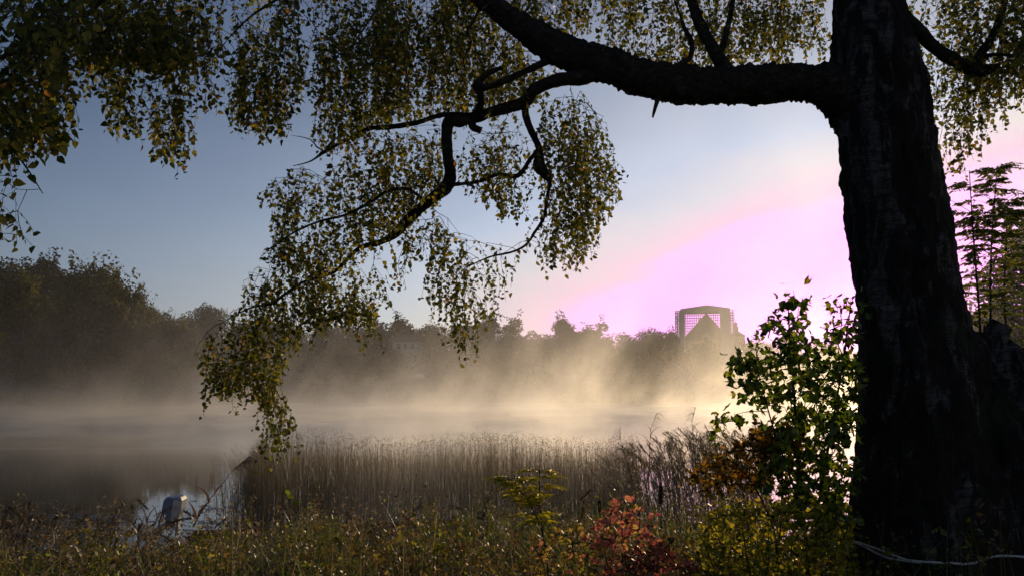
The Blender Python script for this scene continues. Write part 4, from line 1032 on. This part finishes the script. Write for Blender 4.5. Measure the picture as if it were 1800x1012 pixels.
# ------------------------------------------------------------------ saplings and shrubs
def maple_tpl():
    # five lobed leaf as quads round the stalk point
    an = [(-150, .36), (-118, .24), (-92, .86), (-68, .32), (-44, 1.08), (-20, .36), (0, 1.25), (20, .36), (44, 1.08), (68, .32), (92, .86), (118, .24), (150, .36)]
    pts = [[0, 0, 0]]
    for (g_, r_) in an: pts.append([math.sin(R(g_)) * r_ * .55, .32 + math.cos(R(g_)) * r_ * .55, -.10 * r_ * abs(math.sin(R(g_ * 1.5))) + .05])
    pts = np.array(pts); f = [[0, i, i + 1, i + 2] for i in range(1, 12, 2)]
    return pts, np.array(f)
T_MAPLE = maple_tpl()
T_RND = (T_OVAL[0] * np.array([1.35, 1, 1]), T_OVAL[1])
def sprays(name, parent, polys, d0, d1, cover, leaf, tpl, mat, stems, seed, fill=.30, flat=.5, droop=.35, tw_mat=None, maxlink=1.5, nodes_up=True):
    """leaves in small sprays on twigs that lead back to the stems"""
    rng = random.Random(seed); nr = np.random.default_rng(seed); ls = []; st = []
    for poly, cv in polys:
        xs = [q[0] for q in poly]; ys = [q[1] for q in poly]; lpx = leaf * F / ((d0 + d1) / 2); tgt = cv * cover * poly_area(poly) / (lpx * lpx * fill); k = 0; g_ = 0
        while k < tgt and g_ < 30000:
            g_ += 1; px = rng.uniform(min(xs), max(xs)); py = rng.uniform(min(ys), max(ys))
            if not in_poly(poly, px, py): continue
            c_ = at(px, py, rng.uniform(d0, d1)); st.append(tuple(c_))
            for _ in range(rng.randint(3, 7)):
                q = c_ + Vector((max(-1.2, min(1.2, rng.gauss(0, .55))) * leaf, rng.gauss(0, leaf * .7), max(-.7, min(.7, rng.gauss(0, .35))) * leaf))
                ls.append(tuple(q)); k += 1
    nodes = np.array(stems); m = MB()
    st.sort(key=lambda s_: float(np.min(np.sum((nodes - np.array(s_)) ** 2, 1))))
    for s_ in st:
        a = np.array(s_); dz = nodes[:, 2] - a[2]; dd = np.sum((nodes - a) ** 2, 1) + (np.where(dz > .03, .5, 0) if nodes_up else 0); j = int(np.argmin(dd)); q = nodes[j]
        L = float(np.linalg.norm(q - a))
        if L > maxlink or L < .01: continue
        path = [tuple(q), tuple(q * .5 + a * .5 + np.array([0, 0, .06 * L])), tuple(a)]
        m.tube(path, [.0035, .0025, .0015], 4, cap=False); nodes = np.vstack([nodes, np.array(path[1:])])
    tw = m.build('twigs', tw_mat or TWIG, parent)
    P = np.array(ls); Mx = rot_frames(nr, len(P), droop, flat)
    V, I = stamp(tpl[0], tpl[1], P, Mx, leaf * nr.uniform(.55, 1.15, len(P)))
    return link('leaves', mesh_np('leaves', V, 4, I), mat, parent)
def stem_part(parent, pts, dd, r0, r1, name='stem', mat=None, seg=8):
    P = [tuple(p) for p in spline([tuple(at(px, py, dd + e)) for (px, py, e) in pts], 5)]
    m = MB(); m.tube(P, list(np.linspace(r0, r1, len(P))), seg); m.build(name, mat or TWIG, parent); return P
MAPLE = leaf_mat('maple_leaves', [(0, (.030, .055, .010)), (.5, (.075, .115, .016)), (.85, (.14, .17, .02)), (1, (.24, .22, .03))], .45, .40, .35, (1, 1, .4), 4.0)
MAPLEO = leaf_mat('turning_maple_leaves', [(0, (.08, .06, .012)), (.5, (.22, .15, .02)), (1, (.48, .22, .02))], .45, .40, .35, (1, .9, .5), 2.0)
g0 = at(1425, 1040, 4.9); mp = empty('maple_sapling', (g0.x, 4.9, ground_z(g0.x, 4.9))); tag(mp, 'green maple sapling with several thin stems standing left of the birch trunk', 'sapling')
S_ = stem_part(mp, [(1425, 1150, 0), (1418, 980, 0), (1412, 900, 0), (1402, 790, 0), (1394, 660, 0), (1388, 590, 0), (1385, 530, 0)], 4.9, .014, .003)
S_ += stem_part(mp, [(1432, 1150, .1), (1432, 980, .1), (1442, 870, .1), (1466, 730, .1), (1484, 620, .1), (1496, 530, .1)], 4.9, .012, .003)
S_ += stem_part(mp, [(1415, 920, 0), (1390, 840, -.1), (1362, 760, -.1), (1345, 700, -.1), (1330, 640, -.1)], 4.9, .007, .002)
S_ += stem_part(mp, [(1404, 820, 0), (1365, 800, -.1), (1310, 790, -.15), (1260, 800, -.2)], 4.9, .006, .002)
sprays('leaves', mp, [([(1368, 512), (1398, 508), (1410, 540), (1420, 590), (1400, 640), (1355, 640), (1350, 590), (1362, 555)], 1.0),
                      ([(1465, 545), (1488, 512), (1502, 508), (1506, 640), (1480, 660), (1450, 620), (1446, 585)], .9),
                      ([(1290, 622), (1340, 600), (1400, 600), (1500, 640), (1503, 700), (1500, 800), (1420, 790), (1350, 760), (1330, 715), (1300, 700), (1286, 660)], .95),
                      ([(1290, 635), (1330, 625), (1330, 715), (1312, 725), (1296, 690)], .6),
                      ([(1350, 760), (1500, 760), (1490, 940), (1450, 960), (1380, 900), (1340, 840)], 1.2),
                      ([(1246, 745), (1262, 725), (1300, 728), (1305, 745), (1270, 768)], .7)], 4.65, 5.4, 3.0, .069, T_MAPLE, MAPLE, S_, 61, flat=.9)
g1 = at(1330, 1040, 5.1); mo = empty('turning_maple', (g1.x, 5.1, ground_z(g1.x, 5.1))); tag(mo, 'low maple branches turning orange and yellow at the left foot of the green maple sapling', 'sapling')
S_ = stem_part(mo, [(1372, 1150, 0), (1365, 960, 0), (1340, 880, 0), (1300, 820, 0), (1262, 800, 0)], 5.1, .009, .002)
S_ += stem_part(mo, [(1366, 980, 0), (1375, 880, 0), (1370, 800, 0), (1352, 762, 0)], 5.1, .008, .002)
sprays('leaves', mo, [([(1220, 832), (1240, 800), (1290, 772), (1350, 752), (1395, 770), (1400, 830), (1340, 850), (1280, 845), (1245, 875), (1225, 855)], 1.1), ([(1300, 765), (1345, 745), (1395, 752), (1380, 790), (1310, 800)], .8)],
       4.8, 5.5, 3.4, .062, T_MAPLE, MAPLEO, S_, 62, flat=.9)
YEL = leaf_mat('yellow_green_leaves', [(0, (.07, .08, .012)), (.5, (.19, .18, .02)), (1, (.34, .26, .03))], .55, .4, .3, (1, 1, .5), 2.6)
g1 = at(1340, 1060, 4.7); ys_ = empty('low_shrub', (g1.x, 4.7, ground_z(g1.x, 4.7))); tag(ys_, 'low yellow-green shrub filling the ground under the maple sapling', 'shrub')
S_ = []
for (a, b_) in ((1250, 905), (1300, 895), (1350, 905), (1400, 890), (1450, 905), (1490, 930)):
    S_ += stem_part(ys_, [(1355 + (a - 1355) * .3, 1120, 0), (1355 + (a - 1355) * .7, 1000, 0), (a, b_, rnd_e)], 4.7, .006, .002) if (rnd_e := .1) else []
sprays('leaves', ys_, [([(1220, 930), (1260, 890), (1330, 880), (1420, 870), (1500, 880), (1495, 1030), (1230, 1030)], 1.0)], 4.4, 5.3, 2.0, .038, T_RND, YEL, S_, 63, .22, flat=.9)

# feathery yellow seedling
FEA = leaf_mat('feathery_yellow', [(0, (.16, .15, .015)), (.5, (.32, .28, .02)), (1, (.48, .38, .03))], .5, .4, .3, (1, 1, .5), 2.0)
def pinnate(rng, base, az, L, k, ll, wd, sag, bs, blf):
    """one compound leaf: stalk and paired leaflets"""
    P = []; dx, dy = math.cos(az), math.sin(az)
    for i in range(7):
        q = i / 6; P.append((base[0] + dx * L * q * .93, base[1] + dy * L * q * .93, base[2] + L * (.30 * q - sag * q * q)))
    bs.tube(P, list(np.linspace(.0016, .0007, 7)), 3, cap=False)
    pa = np.array(P)
    for i in range(k):
        q = .22 + .74 * i / max(1, k - 1); b_ = np.array([np.interp(q * 6, range(7), pa[:, c_]) for c_ in range(3)]); s_ = ll * (1 - .35 * abs(q - .5) * 2) * rng.uniform(.85, 1.1)
        for sgn in (-1, 1):
            al = np.array([dx * .45 - dy * sgn, dy * .45 + dx * sgn, rng.uniform(-.5, .05)]); al /= np.linalg.norm(al); nn = np.array([rng.gauss(0, .7), rng.gauss(0, .7) - .5, .8]); sd_ = np.cross(al, nn); sd_ /= np.linalg.norm(sd_); nn = np.cross(sd_, al)
            V = (T_OVAL[0] * np.array([wd, 1, 1])) @ np.stack([sd_, al, nn], 0) * s_ + b_; blf.append(V)
    al = np.array([dx, dy, .3 - 2 * sag]); al /= np.linalg.norm(al); sd_ = np.cross(al, [0, 0, 1.0]); sd_ /= np.linalg.norm(sd_)
    blf.append((T_OVAL[0] * np.array([wd, 1, 1])) @ np.stack([sd_, al, np.cross(sd_, al)], 0) * ll + pa[-1])
def pin_mesh(blf):
    n = len(blf); V = np.concatenate(blf); I = T_OVAL[1][None] + (np.arange(n) * 6)[:, None, None]; return mesh_np('leaves', V, 4, I.reshape(-1, 4))
rng = random.Random(9)
g1 = at(960, 1040, 4.6); fe = empty('yellow_seedling', (g1.x, 4.6, ground_z(g1.x, 4.6))); tag(fe, 'feathery yellow seedling with two thin dark stems left of the red shrubs', 'seedling')
A = stem_part(fe, [(968, 1130, 0), (962, 990, 0), (948, 920, 0), (922, 872, 0), (893, 838, 0)], 4.6, .005, .002)
B_ = stem_part(fe, [(958, 970, 0), (950, 900, 0), (948, 860, 0), (948, 825, 0)], 4.6, .004, .0015)
bs, blf = MB(), []
for Pp, lo, cnt in ((A, .48, 46), (B_, .25, 30)):
    for i in range(cnt):
        q = (lo + (1 - lo) * rng.random() ** .75) * (len(Pp) - 1); j = int(min(q, len(Pp) - 2)); b_ = Vector(Pp[j]).lerp(Vector(Pp[j + 1]), q - j)
        pinnate(rng, b_, rng.uniform(0, 6.28), rng.uniform(.07, .15), 7, .036, .8, .3, bs, blf)
bs.build('leaf_stalks', TWIG, fe); link('leaves', pin_mesh(blf), FEA, fe)

# red and pink turning shrubs
RED = leaf_mat('red_pink_leaves', [(0, (.16, .045, .035)), (.35, (.40, .12, .11)), (.6, (.58, .24, .20)), (.8, (.52, .30, .10)), (1, (.42, .36, .07))], .5, .4, .3, (1, .85, .7), 1.7)
REDY = leaf_mat('yellow_pink_leaves', [(0, (.12, .10, .02)), (.5, (.30, .24, .05)), (.75, (.48, .30, .11)), (1, (.55, .14, .14))], .5, .4, .3, (1, .95, .6), 1.8)
REDD = leaf_mat('dark_red_leaves', [(0, (.03, .012, .010)), (.6, (.16, .045, .035)), (.9, (.32, .11, .07)), (1, (.40, .28, .08))], .4, .4, .3, (1, .9, .7), 1.3)
for (nm, c_, stems_, polys, mat, lab, sd_) in [
  ('pink_shrub', 1110, [[(1100, 1130), (1095, 1000), (1092, 900), (1090, 872)], [(1105, 1130), (1120, 1000), (1125, 905)], [(1095, 1100), (1070, 1000), (1055, 930)]],
   [([(1072, 885), (1088, 862), (1112, 872), (1138, 895), (1152, 940), (1160, 1010), (1060, 1010), (1040, 950), (1055, 905)], 1.0)], RED, 'tall pink and salmon leaved shrub at the bottom centre of the photo', 71),
  ('yellow_pink_shrub', 990, [[(1000, 1130), (1005, 1000), (1008, 915)], [(990, 1130), (975, 1010), (950, 955)], [(1005, 1130), (1025, 1010), (1040, 950)]],
   [([(940, 950), (975, 935), (1000, 908), (1025, 915), (1045, 940), (1050, 990), (1000, 1030), (940, 1030), (922, 985)], .6)], REDY, 'yellowish shrub with a few pink leaves, left of the pink shrub', 72),
  ('dark_red_shrub', 1160, [[(1150, 1130), (1155, 1020), (1160, 955)], [(1165, 1130), (1190, 1030), (1210, 985)], [(1140, 1130), (1120, 1040), (1100, 990)]],
   [([(1060, 990), (1110, 965), (1160, 945), (1200, 965), (1235, 1000), (1235, 1040), (1040, 1040)], 1.1)], REDD, 'dark red low shrub at the bottom edge, right of the pink shrub', 73)]:
    g1 = at(c_, 1050, 4.4); r = empty(nm, (g1.x, 4.4, ground_z(g1.x, 4.4))); tag(r, lab, 'shrub', None)
    S_ = []
    for s_ in stems_: S_ += stem_part(r, [(a, b_, 0) for a, b_ in s_], 4.4, .004, .0015)
    sprays('leaves', r, polys, 4.1, 4.8, 1.9, .038, T_RND, mat, S_, sd_, .30, .9, .5)

# rowan saplings behind the broken stem
ROW = leaf_mat('rowan_leaves', [(0, (.035, .048, .014)), (.6, (.10, .115, .024)), (1, (.20, .17, .03))], .55, .4, .3, (1, 1, .5), 3.0)
for i, (pts, dd, cnt, lab) in enumerate([([(1728, 700, 0), (1722, 560, 0), (1713, 440, 0), (1708, 370, 0), (1704, 300, 0)], 7.4, 80, 'rowan sapling nearest the birch trunk, with a bare thin top'),
                                  ([(1742, 700, 0), (1741, 560, 0), (1742, 450, 0), (1747, 370, 0), (1753, 292, 0)], 7.6, 95, 'middle rowan sapling with a leafy tip, tallest of the three'),
                                  ([(1775, 700, 0), (1766, 540, 0), (1768, 440, 0), (1772, 352, 0)], 7.8, 105, 'rowan sapling nearest the right edge of the photo')]):
    g1 = at(pts[0][0], 700, dd); r = empty('rowan_sapling', (g1.x, dd, ground_z(g1.x, dd))); tag(r, lab, 'sapling', 'rowan saplings behind the broken stem')
    m = MB(); m.tube([(g1.x, dd, ground_z(g1.x, dd)), tuple(g1)], [.016, .012], 8)
    Pp = stem_part(r, pts, dd, .012, .003)
    m.build('stem', TWIG, r)
    rng = random.Random(40 + i); bs, blf = MB(), []
    for k in range(cnt):
        q = (.12 + .88 * rng.random() ** .8) * (len(Pp) - 1)
        if i == 0 and q > .72 * len(Pp) and rng.random() < .6: continue
        j = int(min(q, len(Pp) - 2)); b_ = Vector(Pp[j]).lerp(Vector(Pp[j + 1]), q - j); a = rng.uniform(0, 6.28)
        if q < len(Pp) * .8:
            o2 = rng.uniform(.0, .22); b2 = b_ + Vector((math.cos(a) * o2, math.sin(a) * o2, o2 * .5)); bs.tube([b_, b2], [.003, .002], 4, cap=False); b_ = b2
        pinnate(rng, b_, a + rng.gauss(0, .4), rng.uniform(.13, .22), 7, .066, .95, .32, bs, blf)
    bs.build('leaf_stalks', TWIG, r); link('leaves', pin_mesh(blf), ROW, r)
# dim weeds against the foot of the birch
g1 = at(1700, 1060, 4.7); wd_ = empty('weed_clump', (g1.x, 4.7, ground_z(g1.x, 4.7))); tag(wd_, 'dim green weeds growing against the foot of the birch', 'weeds')
S_ = []
for a, b_ in ((1650, 910), (1690, 890), (1730, 905), (1760, 950)): S_ += stem_part(wd_, [(1700, 1130, 0), ((1700 + a) / 2, 1020, 0), (a, b_, 0)], 4.7, .004, .0015)
sprays('leaves', wd_, [([(1630, 940), (1660, 900), (1720, 885), (1760, 930), (1760, 1030), (1640, 1030)], .55)], 4.5, 4.85, 1.2, .05, T_OVAL, HERB, S_, 91)
# bushy willow on the right bank beyond the rowans
top_tree(1835, 392, 34, W2, WILLOW, 'willow_tree', 'grey-green willow cut by the right edge of the photo, behind the rowan saplings', 'tree', None, base=.6, rz=.7)

# ------------------------------------------------------------------ boat and outboard motor
BD = 13.0
def bpt(px, row, dd=BD): return at(px, row, dd)
HULL = plain('red_brown_paint', (.16, .050, .030), .45, .25, 6); COWL = plain('grey_blue_cowling', (.19, .20, .26), .5, .08, 6, 0, .5)
WHITE = plain('pale_plastic', (.50, .47, .46), .6, .08, 9, 0, .5); GREY = plain('grey_metal', (.15, .16, .18), .45, .2, 12)
s0 = bpt(326, 934); boat = empty('rowing_boat', (s0.x, BD, 0)); tag(boat, 'low red-brown boat mostly hidden behind the herbs on the bank', 'boat')
ex = Vector((math.cos(.12), math.sin(.12), 0)); ey = Vector((-ex.y, ex.x, 0)); Lb = 4.0
sec = []
for i in range(13):
    q = i / 12; wd2 = .62 * (1 - q ** 3.2) ** .6 * (1 - .12 * (1 - q)) + .01; zt = .36 + .16 * q * q; zb = -.12 + .22 * q ** 4
    sec.append([(-1.0, zt, wd2), (-.93, zt * .55, wd2), (-.62, zb + .03, wd2), (0, zb, wd2), (.62, zb + .03, wd2), (.93, zt * .55, wd2), (1.0, zt, wd2)])
V = []; Fc = []
for i, s_ in enumerate(sec):
    for (k, zz, wd2) in s_:
        p_ = Vector((s0.x, BD, 0)) + ex * (i / 12 * Lb) + ey * (k * wd2); V.append((p_.x, p_.y, zz))
for i in range(12):
    for k in range(6): Fc.append((i * 7 + k, (i + 1) * 7 + k, (i + 1) * 7 + k + 1, i * 7 + k + 1))
Fc.append(tuple(range(7)))
ho = link('hull', mesh_py('hull', V, Fc), HULL, boat, True); so_ = ho.modifiers.new('thick', 'SOLIDIFY'); so_.thickness = .03; so_.offset = 0
for k in (0, 6):
    m = MB(); m.tube([Vector(V[i * 7 + k]) + Vector((0, 0, .015)) for i in range(13)], .025, 8); m.build('gunwale', HULL, boat, True)
for q in (.25, .6):
    m = MB(); c_ = Vector((s0.x, BD, .26)) + ex * (q * Lb); m.box(c_, (.26, 1.05, .03), Matrix.Rotation(.12, 3, 'Z')); m.build('seat', HULL, boat)
mc = bpt(305, 893); mo_ = empty('outboard_motor', tuple(mc)); tag(mo_, 'small grey-blue outboard motor with a pale side, tilted up at the boat stern', 'outboard motor')
u_ = 1 / F * BD      # metres per photo pixel there
def mp_(dx, dy, dz): return (mc.x + dx * u_, mc.y + dz, mc.z - dy * u_)
def loft(rings, name, mat, bev=.02):
    m = MB(); n = len(rings[0]); m.V = [p for r_ in rings for p in r_]
    for i in range(len(rings) - 1):
        for k in range(n): m.F.append((i * n + k, i * n + (k + 1) % n, (i + 1) * n + (k + 1) % n, (i + 1) * n + k))
    m.F.append(tuple(range(n - 1, -1, -1))); m.F.append(tuple((len(rings) - 1) * n + k for k in range(n)))
    o = m.build(name, mat, mo_, False); bm_ = o.modifiers.new('bev', 'BEVEL'); bm_.width = bev; bm_.segments = 3; bm_.limit_method = 'ANGLE'; return o
def ring(cx, cy, w1, w2, dz=0.0):    # box ring, slightly turned, px units across
    return [mp_(cx - w1, cy, -.10 + dz), mp_(cx + w1 * .35, cy + 1, -.17 + dz), mp_(cx + w1, cy, -.08 + dz), mp_(cx + w1 * .9, cy - 1, w2 + dz), mp_(cx - w1 * .9, cy - 1, w2 + dz)]
loft([ring(0, 19, 10, .12), ring(-1, 14, 13, .15), ring(0, 0, 16, .17), ring(2, -15, 15.5, .17), ring(3, -21, 11, .14)], 'cowling', COWL, .012)
m = MB(); m.add([mp_(4, 16, -.185), mp_(12, 14, -.125), mp_(16.5, 0, -.115), mp_(17.5, -14, -.115), mp_(8, -17, -.185), mp_(6, -2, -.19)], [(0, 1, 2, 5), (5, 2, 3, 4)])
o = m.build('side_panel', WHITE, mo_); s_ = o.modifiers.new('t', 'SOLIDIFY'); s_.thickness = .012
m = MB(); m.tube([mp_(-2, 16, 0), mp_(-2, 26, 0)], [.075, .05], 10); m.build('powerhead_base', GREY, mo_, True)
m = MB(); m.tube([mp_(-4, 22, 0), mp_(-16, 30, .0), mp_(-34, 42, .02), mp_(-46, 50, .02)], [.055, .048, .036, .04], 10); lg = m.build('leg', GREY, mo_, True)
m = MB(); m.tube([mp_(-40, 55, .02), mp_(-47, 50, .02), mp_(-54, 43, .02)], [.02, .042, .01], 10); m.build('gearcase', GREY, lg, True)
for k in range(3):
    a = k * 2.094; m = MB(); c_ = Vector(mp_(-40, 56, .02)); e1 = Vector((math.cos(a) * .6, math.sin(a), math.cos(a) * .6)).normalized()
    m.add([c_ + e1 * .015, c_ + e1 * .05 + Vector((.03, 0, -.02)), c_ + e1 * .10, c_ + e1 * .05 - Vector((.03, 0, -.02))], [(0, 1, 2, 3)]); b2 = m.build('propeller_blade', GREY, lg); s_ = b2.modifiers.new('t', 'SOLIDIFY'); s_.thickness = .006
m = MB(); m.box(Vector(mp_(9, 27, 0)), (.045, .10, .22)); m.build('clamp_bracket', WHITE, mo_)
m = MB(); m.tube([mp_(4, 20, -.05), mp_(20, 16, -.10), mp_(38, 14, -.14)], [.016, .014, .018], 8); m.build('tiller', GREY, mo_, True)
